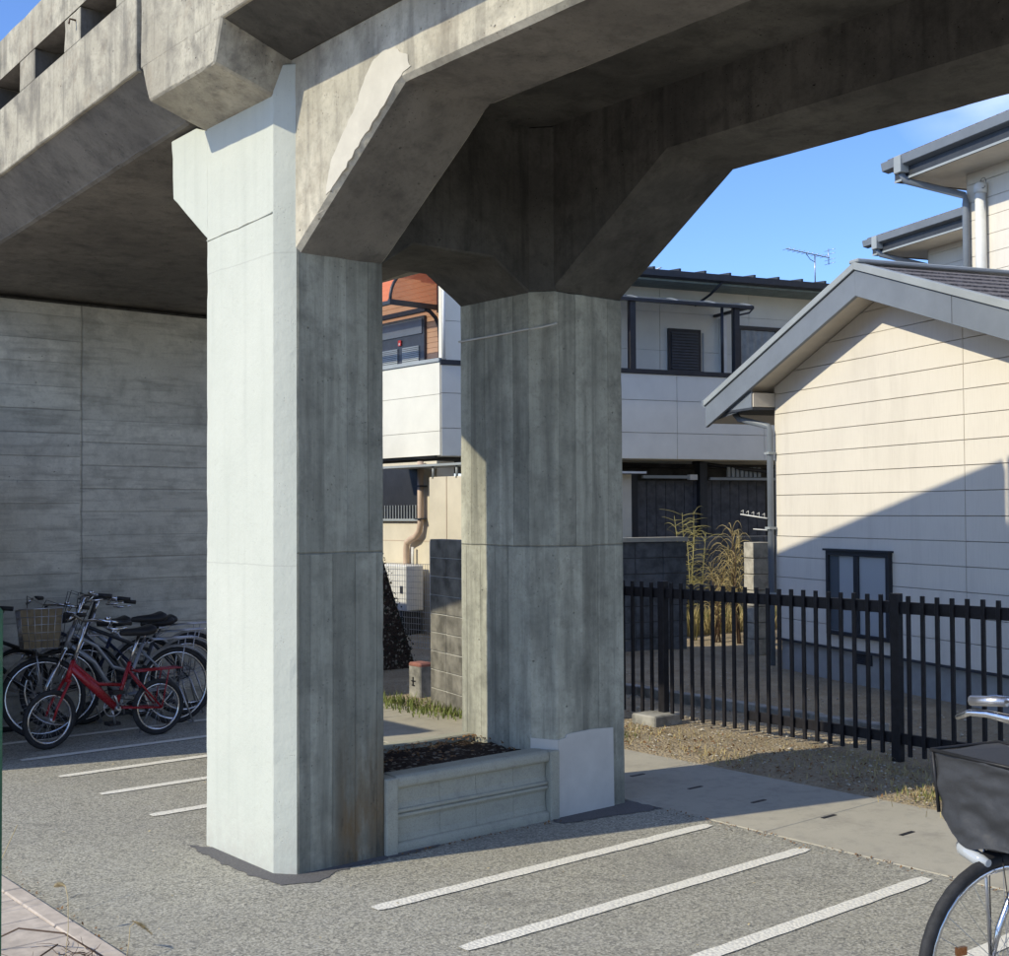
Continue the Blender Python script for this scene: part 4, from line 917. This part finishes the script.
shrub((12.5, 10.6, 0), 1.0, 5, 'low bare brown twigs between the two dry shrubs', 6, 60, .3, M_DRY)
# foreground foxtails and twigs at the lower left
def foxtail(base, pts, label, headlen=.05, mat=M_STRAW):
    e = empty('foxtail_grass', base, label=label, cat='weed'); m = MB(); P = [Vector(base)+Vector(p) for p in pts]; m.tube(P, [.0016]*len(P), 5); m.build('stem', mat, e)
    h = MB(); a, b = P[-2], P[-1]; r = random.Random(len(label)); d = (b-a).normalized()
    for k in range(900):
        t = r.random(); q = b + d*headlen*(t-.5) + Vector((0,0,-.35*headlen*t*t)); n_ = Vector((r.gauss(0,1), r.gauss(0,1), r.gauss(0,1))).normalized()*(.005+.011*(1-abs(t-.5)*2)); s = n_.cross(d)*.06
        h.add([q-s, q+s, q+n_+d*.006], [(0,1,2)])
    h.build('seed_head', mat, e); return e
foxtail((1.77,4.63,.04), [(0,0,0),(.02,.02,.12),(.03,.05,.22),(.035,.09,.255),(.03,.13,.26)], 'pale foxtail seed head nodding over the asphalt at lower left, uppermost of three', .085)
foxtail((1.96,4.52,.04), [(0,0,0),(.01,.0,.06),(.02,.015,.11),(.035,.0,.13),(.05,-.02,.125)], 'pale foxtail seed head leaning right near the bottom edge', .085)
foxtail((1.60,5.10,.04), [(0,0,0),(.02,.02,.15),(.03,.03,.28),(.04,.05,.36)], 'straw coloured foxtail leaning beyond the paver kerb, farthest of three', .05)
m = MB(); r = random.Random(12)
for k in range(70):
    b = Vector((r.uniform(1.35,1.86), r.uniform(4.35,4.75), .05)); a = r.uniform(0, 2*PI); L = r.uniform(.05,.16); P = [b]
    for j in range(4): P.append(P[-1]+Vector((math.cos(a), math.sin(a), r.uniform(-.1,.5)))*L*.3); a += r.uniform(-.6,.6)
    m.tube(P, [.002,.0018,.0014,.001,.0007], 4)
tag(m.build('dead_twigs', M_TWIG), 'brown dead twigs over the pale pavers at lower left', 'twigs', kind='stuff')
for i, (P, lab) in enumerate(((( (1.55,4.95,.06),(1.68,4.86,.13),(1.80,4.72,.12),(1.88,4.55,.06)), 'long curved brown twig lying across the pale pavers'), (((1.62,4.62,.05),(1.70,4.68,.07),(1.78,4.73,.08)), 'short straight brown twig on the pale pavers'))):
    tag(MB().tube(P, .0035, 5).build('twig', M_TWIG, None, P[0]), lab, 'twig')
sh_ = MB(); sh_.tube([(1.75,5.35,.0),(1.80,5.42,.25),(1.9,5.52,.36)], .0018, 4); sh_.tube([(1.75,5.35,.0),(1.78,5.5,.2),(1.84,5.66,.27)], .0018, 4)
tag(sh_.build('straw_stalks', M_STRAW, None, (1.75,5.35,0)), 'two thin straw stalks crossing at the left edge of the asphalt', 'weed')

# ------------------------------------------------------------------ bicycles
def bicycle(name, x, y, rz, label, R=.33, wb=1.08, frame=M_SILV, steer=0., style='city', basket=None, fender=M_ALU, hb=1.02, sh=.86, grip=M_PLAS, rack=True, lean=0.0, cover=False, hbw=1.0, sw=1.0, bs=1.0):
    e = empty(name, (x, y, 0), 0, label=label, cat='bicycle')
    Mx = Matrix.Rotation(rz, 4, 'Z') @ Matrix.Rotation(lean, 4, 'X')
    e.matrix_basis = Matrix.Translation((x, y, 0)) @ Mx
    L = lambda p: e.matrix_basis @ Vector(p)
    class B(MB):
        def build(s, name, mat, parent=None, bevel=0):
            s.v = [e.matrix_basis @ v for v in s.v]; return MB.build(s, name, mat, parent, None, bevel)
    f, b_ = wb/2, -wb/2
    ha = math.radians(20)                        # head angle
    hd = Vector((math.sin(ha), 0, -math.cos(ha)))  # steering axis, downwards forward
    hub = Vector((f, 0, R)); crown = hub - hd*(R+.07) - Vector((.035,0,0)); headtop = crown - hd*(.17 if style != 'mini' else .15); 
    Rst = Matrix.Translation(crown) @ Matrix.Rotation(steer, 4, hd) @ Matrix.Translation(-crown)
    def wheel(c, tr, nm='wheel'):
        N = 36; ph = .035
        w_ = B(); w_.tube([tr @ (c+Vector(((R-.018)*math.cos(t), 0, (R-.018)*math.sin(t)))) for t in [2*PI*k/N for k in range(N)]], .019, 8, True); W = w_.build(nm, M_RUB, e)
        w_ = B(); w_.tube([tr @ (c+Vector(((R-.042)*math.cos(t), 0, (R-.042)*math.sin(t)))) for t in [2*PI*k/N for k in range(N)]], .011, 6, True); w_.build('rim', M_CHR, W)
        s_ = B(); ns = 28
        for k in range(ns):
            t = 2*PI*k/ns; o_ = .38 if k % 4 < 2 else -.38; sd_ = .028 if k % 2 else -.028
            s_.tube([tr @ (c+Vector((.018*math.cos(t+o_*3), sd_, .018*math.sin(t+o_*3)))), tr @ (c+Vector(((R-.048)*math.cos(t), 0, (R-.048)*math.sin(t))))], .0011, 3, cap=False)
        q = s_.build('spokes', M_ALU, W); q['kind'] = 'stuff'
        h_ = B(); h_.tube([tr @ (c+Vector((0,-.05,0))), tr @ (c+Vector((0,.05,0)))], .016, 8); h_.build('hub', M_ALU, W)
        q_ = B(); a_r = tr @ (c+Vector((R*.5,-.004,R*.2))); 
        if name == 'bicycle' and not cover or name != 'bicycle': return W
        q_.box(a_r.x-.018, a_r.x+.018, a_r.y-.006, a_r.y+.006, a_r.z-.012, a_r.z+.012); q_.build('reflector', M_AMB, W)
        return W
    I = Matrix()
    wheel(Vector((b_, 0, R)), I); wheel(hub, Rst)
    # fork
    k_ = B()
    for sdn in (-1, 1): k_.tube([Rst @ (crown+Vector((0,sdn*.035,0))), Rst @ (hub+Vector((-.03,sdn*.05,.09))), Rst @ (hub+Vector((0,sdn*.05,0)))], [.012,.010,.008], 7)
    k_.tube([Rst @ (crown+Vector((0,-.04,0))), Rst @ (crown+Vector((0,.04,0)))], .014, 7); k_.build('fork', frame if style == 'mini' else M_CHR, e)
    bb = Vector((b_+.44*wb/1.08, 0, R-.04 if R > .27 else R+.03)); st_t = bb+Vector((-.155, 0, .40) if style != 'mini' else (-.115, 0, .33))
    fr = B(); r_ = .016
    fr.tube([headtop, crown], .020, 8)
    if style == 'mini':
        fr.tube([headtop+hd*.05, Vector((.05,0,R+.16)), bb], [.030,.034,.026], 9); fr.tube([headtop+hd*.02, Vector((.06,0,R+.22)), bb+(st_t-bb)*.5], [.014,.014,.014], 7)
    elif style == 'step':
        fr.tube([headtop+hd*.12, Vector((.14,0,R+.24)), Vector((.04,0,R+.08)), bb], [.019]*4, 8); fr.tube([headtop+hd*.04, Vector((.12,0,R+.36)), Vector((-.01,0,R+.19)), bb+(st_t-bb)*.45], [.014]*4, 8)
    else:
        fr.tube([headtop+hd*.12, bb], .019, 8); fr.tube([headtop+hd*.05, bb+(st_t-bb)*.72], .015, 8)
    fr.tube([bb, st_t], .016, 8)
    for sdn in (-1, 1):
        fr.tube([bb+Vector((0,sdn*.02,0)), Vector((b_,sdn*.055,R))], .009, 6); fr.tube([st_t+Vector((.02,sdn*.012,-.05)), Vector((b_,sdn*.055,R))], .008, 6)
    fr.build('frame', frame, e)
    sp = st_t+Vector((-.045,0,.115)); sp.z = sh-.03; sp.x = st_t.x-(sp.z-st_t.z)*.37
    q = B(); q.tube([st_t, sp], .013, 8); q.build('seat_post', M_CHR, e)
    # saddle: lofted
    sd2 = B(); secs = [(.15,.012,.02),(.10,.022,.028),(.04,.045,.032),(-.03,.085,.038),(-.09,.10,.045),(-.12,.07,.03)]; vs = []; n = 12
    for dx, hw, th_ in secs:
        for k in range(n): t = 2*PI*k/n; zz = math.sin(t); vs.append(sp+Vector((dx, hw*math.cos(t), .03+(th_*zz*(1. if zz > 0 else .9)) + (.012 if dx < -.05 else 0))))
    sd2.add(vs, [(i*n+k, i*n+(k+1) % n, (i+1)*n+(k+1) % n, (i+1)*n+k) for i in range(len(secs)-1) for k in range(n)] , True); sd2.add([vs[k] for k in range(n)], [list(range(n))]); sd2.add([vs[(len(secs)-1)*n+k] for k in range(n)], [list(range(n))]); sd2.build('saddle', M_PLAS, e)
    # handlebar
    top = headtop - hd*.03; top = headtop + Vector((-(hb-.02-headtop.z)*math.tan(ha), 0, hb-.02-headtop.z)); 
    q = B(); q.tube([Rst @ headtop, Rst @ top], .013, 8); q.build('stem', M_CHR if style != 'city' else M_PLAS, e)
    q = B(); q.tube([Rst @ (top+Vector(p)) for p in ((-.16*sw,-.285*hbw,.0),(-.06*sw,-.25*hbw,.015),(.015,-.13,.02),(.03,0,.0),(.015,.13,.02),(-.06*sw,.25*hbw,.015),(-.16*sw,.285*hbw,.0))], .011, 8); q.build('handlebar', M_CHR, e)
    for sdn in (-1, 1):
        q = B(); q.tube([Rst @ (top+Vector((-.175*sw,sdn*(.290 if sw > 0 else .31)*hbw,-.001))), Rst @ (top+Vector((-.08*sw,sdn*(.258 if sw > 0 else .20)*hbw,.011)))], .017, 8); q.build('grip', grip, e)
        lv = [(-.045,sdn*.235*hbw,.012),(.0,sdn*.255*hbw,-.03),(-.03,sdn*.30*hbw,-.03),(-.10,sdn*.345*hbw,-.02)] if sw > 0 else [(.02,sdn*.13,.01),(.055,sdn*.17,-.04),(.075,sdn*.27,-.03),(.085,sdn*.34,-.035),(.08,sdn*.40,-.06)]
        q = B(); q.tube([Rst @ (top+Vector(p_)) for p_ in lv], [.013,.011,.008,.006] if sw > 0 else [.020,.018,.013,.011,.008], 7); q.build('brake_lever', M_CHR, e)
        if sw < 0: q = B(); q.tube([Rst @ (top+Vector((.02,sdn*.115,.012))), Rst @ (top+Vector((.025,sdn*.135,.012))), Rst @ (top+Vector((.025,sdn*.165,.012))), Rst @ (top+Vector((.02,sdn*.185,.012)))], [.018,.032,.032,.018], 10); q.build('lever_clamp', M_CHR, e)
        q = B(); q.tube([Rst @ (top+Vector((-.02,sdn*.2,.01))), Rst @ (top+Vector((.10,sdn*.12,.06))), Rst @ (crown+Vector((.07,0,.05)))], .0028, 4); q.build('cable', M_PLAS, e)
    q = B(); q.tube([Rst @ (top+Vector((-.035,.20,.03))), Rst @ (top+Vector((-.035,.20,.05)))], [.026,.016], 10); q.build('bell', M_CHR, e)
    # crank
    q = B(); q.tube(arc(bb+Vector((0,-.04,0)), .075 if R > .27 else .07, 0, 2*PI, 22)[:-1], .005, 5, True); q.tube([bb+Vector((0,-.06,0)), bb+Vector((0,.06,0))], .018, 8)
    for k in range(5): q.tube([bb+Vector((0,-.04,0)), bb+Vector((.07*math.cos(k*1.256),-.04,.07*math.sin(k*1.256)))], .004, 4)
    q.build('chainring', M_ALU, e)
    for sdn in (-1, 1):
        pe = bb+Vector((.045*sdn, sdn*.065, .155*sdn if R > .27 else .13*sdn)) if sdn > 0 else bb+Vector((-.03,-.065,-.155 if R > .27 else -.135))
        q = B(); q.tube([bb+Vector((0,sdn*.06,0)), pe], .009, 6); q.build('crank_arm', M_ALU, e)
        q = B(); q.box(pe.x-.045, pe.x+.045, min(pe.y, pe.y+sdn*.09), max(pe.y, pe.y+sdn*.09), pe.z-.012, pe.z+.012); q.build('pedal', M_PLAS, e)
    q = B(); q.tube([bb+Vector((0,-.04,.07)), Vector((b_,-.04,R+.03))], .003, 4); q.tube([bb+Vector((0,-.04,-.07)), Vector((b_,-.04,R-.03))], .003, 4); q.build('chain', M_PLAS, e)
    # mudguards
    if fender:
        def fend(c, a0, a1, tr, nm):
            g = B(); N = 18; vs = []
            for k in range(N+1):
                t = a0+(a1-a0)*k/N
                for dy, dr in ((-.028,-.012),(0,.004),(.028,-.012)): vs.append(tr @ (c+Vector(((R+.018+dr)*math.cos(t), dy, (R+.018+dr)*math.sin(t)))))
            g.add(vs, [(i*3+j, i*3+j+1, (i+1)*3+j+1, (i+1)*3+j) for i in range(N) for j in (0,1)], True)
            for sdn in (-1,1):
                t = a0+(a1-a0)*.12 if nm == 'rear_mudguard' else a1-(a1-a0)*.12
                g.tube([tr @ (c+Vector((0,sdn*.05,0))), tr @ (c+Vector(((R+.01)*math.cos(t), sdn*.025, (R+.01)*math.sin(t))))], .0025, 4)
            g.build(nm, fender, e)
        fend(Vector((b_,0,R)), math.radians(175 if style != 'mini' else 170), math.radians(35), I, 'rear_mudguard')
        if style != 'mini': fend(hub, math.radians(150), math.radians(76 if cover else 20), Rst, 'front_mudguard')
    if rack:
        g = B(); zr = 2*R+.075
        for y_ in (-.06, -.02, .02, .06): g.tube([(b_+.20, y_, zr), (b_-.17, y_, zr)], .005, 5)
        for x_ in (b_+.2, b_+.02, b_-.17): g.tube([(x_, -.06, zr), (x_, .06, zr)], .005, 5)
        for sdn in (-1,1): g.tube([(b_-.06, sdn*.06, zr), (b_, sdn*.06, R)], .005, 5); g.tube([(b_+.2, sdn*.05, zr), st_t+Vector((0,sdn*.01,-.03))], .004, 4)
        g.build('rear_rack', M_ALU if style != 'mini' else frame, e)
    # stand
    g = B()
    if R > .27:
        for sdn in (-1,1): g.tube([(b_, sdn*.07, R), (b_-.10, sdn*.12, .02)], .008, 5)
        g.tube([(b_-.10,-.12,.02),(b_-.10,.12,.02)], .008, 5)
    else: g.tube([(b_+.03, -.06, R), (b_+.08, -.15, .01)], .007, 5)
    g.build('kickstand', M_ALU, e)
    if basket:
        tr = Rst; c0 = headtop + Vector((.19*bs, 0, .10)); zb = 2*R+.065; zt_ = zb+(.195 if cover else .23*bs); g = B()
        def pt(sx, sy, z): k = .85+.15*(z-zb)/.23; return tr @ Vector((c0.x+sx*.115*k*bs, sy*.175*k*bs, z))
        if basket == 'lined':
            m_ = B(); P = [pt(-1,-1,zb), pt(1,-1,zb), pt(1,1,zb), pt(-1,1,zb)]; U = [pt(-1,-1,zt_), pt(1,-1,zt_), pt(1,1,zt_), pt(-1,1,zt_)]
            m_.add(P+U, [(0,1,2,3),(0,1,5,4),(1,2,6,5),(2,3,7,6),(3,0,4,7)]); m_.build('basket_liner', M_BASK, e)
        for k in range(6):
            z = zb+(zt_-zb)*k/5; g.tube([pt(-1,-1,z), pt(1,-1,z), pt(1,1,z), pt(-1,1,z)], .0035 if k < 5 else .006, 4, True)
        for sx, sy, n_ in ((0,-1,6),(0,1,6),(-1,0,8),(1,0,8)):
            for k in range(n_+1):
                t = -1+2*k/n_; a, b2 = (t, sy) if sx == 0 else (sx, t); g.tube([pt(a,b2,zb), pt(a,b2,zt_)], .003, 4)
        g.build('basket', M_ALU, e)
        g = B(); g.tube([pt(.3,.6,zb), tr @ (hub+Vector((0,.055,0)))], .005, 5); g.tube([pt(.3,-.6,zb), tr @ (hub+Vector((0,-.055,0)))], .005, 5); g.build('basket_stay', M_ALU, e)
        if cover:
            m_ = B(); nx, nz = 34, 40; rr = random.Random(5)
            ring = []
            for iz in range(nz+1):
                row = []
                per = [(-1,-1),(1,-1),(1,1),(-1,1)]
                for s_ in range(4):
                    a, b2 = per[s_], per[(s_+1) % 4]
                    for k in range(nx):
                        t = k/nx; sx, sy = a[0]+(b2[0]-a[0])*t, a[1]+(b2[1]-a[1])*t
                        zl = zb+.02-.065*(1-(abs(sy))**4); z = zl+(zb+.22-zl)*iz/nz; p = Vector((c0.x+sx*.135, sy*.182, z)); cxy = Vector((c0.x, 0, z)); d_ = (p-cxy); o_ = .018*mn.noise(Vector((p.x*6, p.y*4+z*6, z*17)))+.010*(1-abs(mn.noise(Vector((p.x*5+z*8, p.y*9-z*7, z*14+3)))*3))*.7+.003*mn.noise(p*40)
                        tap = 1-.10*(1-iz/nz)**2-.05*(iz == nz); p = cxy+d_*tap+d_.normalized()*o_
                        if iz == 0: p.z += .02*mn.noise(Vector((p.x*9, p.y*9, 0)))
                        row.append(tr @ p)
                ring.append(row)
            n_ = len(ring[0]); vs = [p for row in ring for p in row]
            m_.add(vs, [(i*n_+k, i*n_+(k+1) % n_, (i+1)*n_+(k+1) % n_, (i+1)*n_+k) for i in range(nz) for k in range(n_)], True)
            tp = ring[-1]; cc = tr @ Vector((c0.x, 0, zb+.245)); m_.add(tp+[cc], [(k, (k+1) % n_, n_) for k in range(n_)], True)
            m_.build('basket_cover', M_BAG, e)
            z = zb+.22; m_ = B(); m_.tube([tr @ Vector((c0.x+sx*.14, sy*.187, z)) for sx, sy in ((-1,-1),(1,-1),(1,1),(-1,1))], .006, 5, True); m_.tube([tr @ Vector((c0.x+.137,.184,z)), tr @ Vector((c0.x+.128,.17,zb+.03))], .006, 5); m_.tube([tr @ Vector((c0.x+.137,-.184,z)), tr @ Vector((c0.x+.128,-.17,zb+.03))], .006, 5); m_.build('cover_piping', M_PLAS, e)
            m_ = B(); m_.tube([Vector((c0.x+.10,-.115,zb-.060)), Vector((c0.x+.11,-.09,zb-.064)), Vector((c0.x+.12,-.02,zb-.078)), Vector((c0.x+.12,.02,zb-.082))], [.012,.023,.022,.012], 12, sy=1.)
            m_.build('headlight', M_LENS, e)
    elif style != 'mini':
        g = B(); p = Rst @ (crown+Vector((.08,0,.06))); g.tube([p-Vector((.03,0,0)), p, p+Vector((.03,0,0))], [.02,.03,.026], 10); g.build('headlight', M_LENS, e)
    return e
GRP = 'bicycles parked against the abutment wall'
def facing(x_front, x_rear, y, **k): return ((x_front+x_rear)/2, y)
b1 = bicycle('folding_bicycle', 3.78, 9.11, PI+.05, 'small red folding bicycle parked in front of the others by the abutment', R=.215, wb=.86, frame=M_RED, steer=-.18, style='mini', fender=None, hb=.93, sh=.80, rack=True)
b2 = bicycle('bicycle', 4.0, 9.52, PI-.03, 'silver step-through bicycle with a tan lined basket behind the red one', R=.31, wb=1.06, frame=M_SILV, steer=.25, style='step', basket='lined', hb=1.07, bs=1.28)
b3 = bicycle('bicycle', 4.26, 9.86, PI+.04, 'dark grey bicycle with long grips standing behind the red bicycle saddle', R=.32, wb=1.08, frame=M_DGREY, steer=.1, style='city', hb=1.03, sh=.79)
b4 = bicycle('bicycle', 4.46, 10.22, PI-.02, 'silver bicycle with chrome rear rack, nearest to the abutment', R=.33, wb=1.10, frame=M_ALU, steer=-.15, style='step', hb=1.0, sh=.77)
b5 = bicycle('bicycle', 3.42, 9.93, PI+.08, 'black bicycle with silver mudguards at the left end of the row', R=.32, wb=1.08, frame=M_PLAS, steer=.3, style='city', hb=.98)
b7 = bicycle('bicycle', 3.95, 10.02, PI+.02, 'dark blue bicycle squeezed between the silver bicycles at the wall', R=.33, wb=1.10, frame=plain('dark_blue_paint', (.02,.03,.07), .35), steer=-.3, style='city', hb=1.0, sh=.80)
for o in (b1, b2, b3, b4, b5, b7): o['group'] = GRP
b6 = bicycle('bicycle', 4.11, 1.783, PI-.27, 'bicycle at the right edge with a charcoal fabric basket cover and chrome levers', R=.335, wb=1.10, frame=M_DGREY, steer=0., style='step', basket='wire', cover=True, hb=1.08, sh=.86, grip=M_ALU, fender=M_PLAS, hbw=1.18, sw=-.3)

# overhead wires beyond the houses and a few leaf drifts
m = MB(); r = random.Random(77)
for k in range(420):
    c = r.random()
    if c < .45: x, y = 5.33-abs(r.gauss(0,.05)), r.uniform(2.4, 5.0)
    elif c < .75: x, y = 1.99+abs(r.gauss(0,.05)), r.uniform(4.3, 8)
    else: x, y = r.uniform(3.6, 4.7), 5.12-abs(r.gauss(0,.03))
    leaf(m, (x, y, .010), r.uniform(.004,.011), r, .5)
tag(m.build('leaf_scraps', M_LEAF), 'brown leaf scraps gathered along the edges of the asphalt', 'leaf litter', kind='stuff')
c0, c1 = H(-.9, 9, 6.7), H(3.2, 7.5, 8.6); wr2 = MB()
wr2.tube([c0.lerp(c1, k/12)+Vector((0,0,-.5*(k/12)*(1-k/12))) for k in range(13)], .009, 4)
tag(wr2.build('overhead_wire', M_DARKW, None, c0), 'thin overhead wire crossing the sky above the cream house eaves', 'wire')
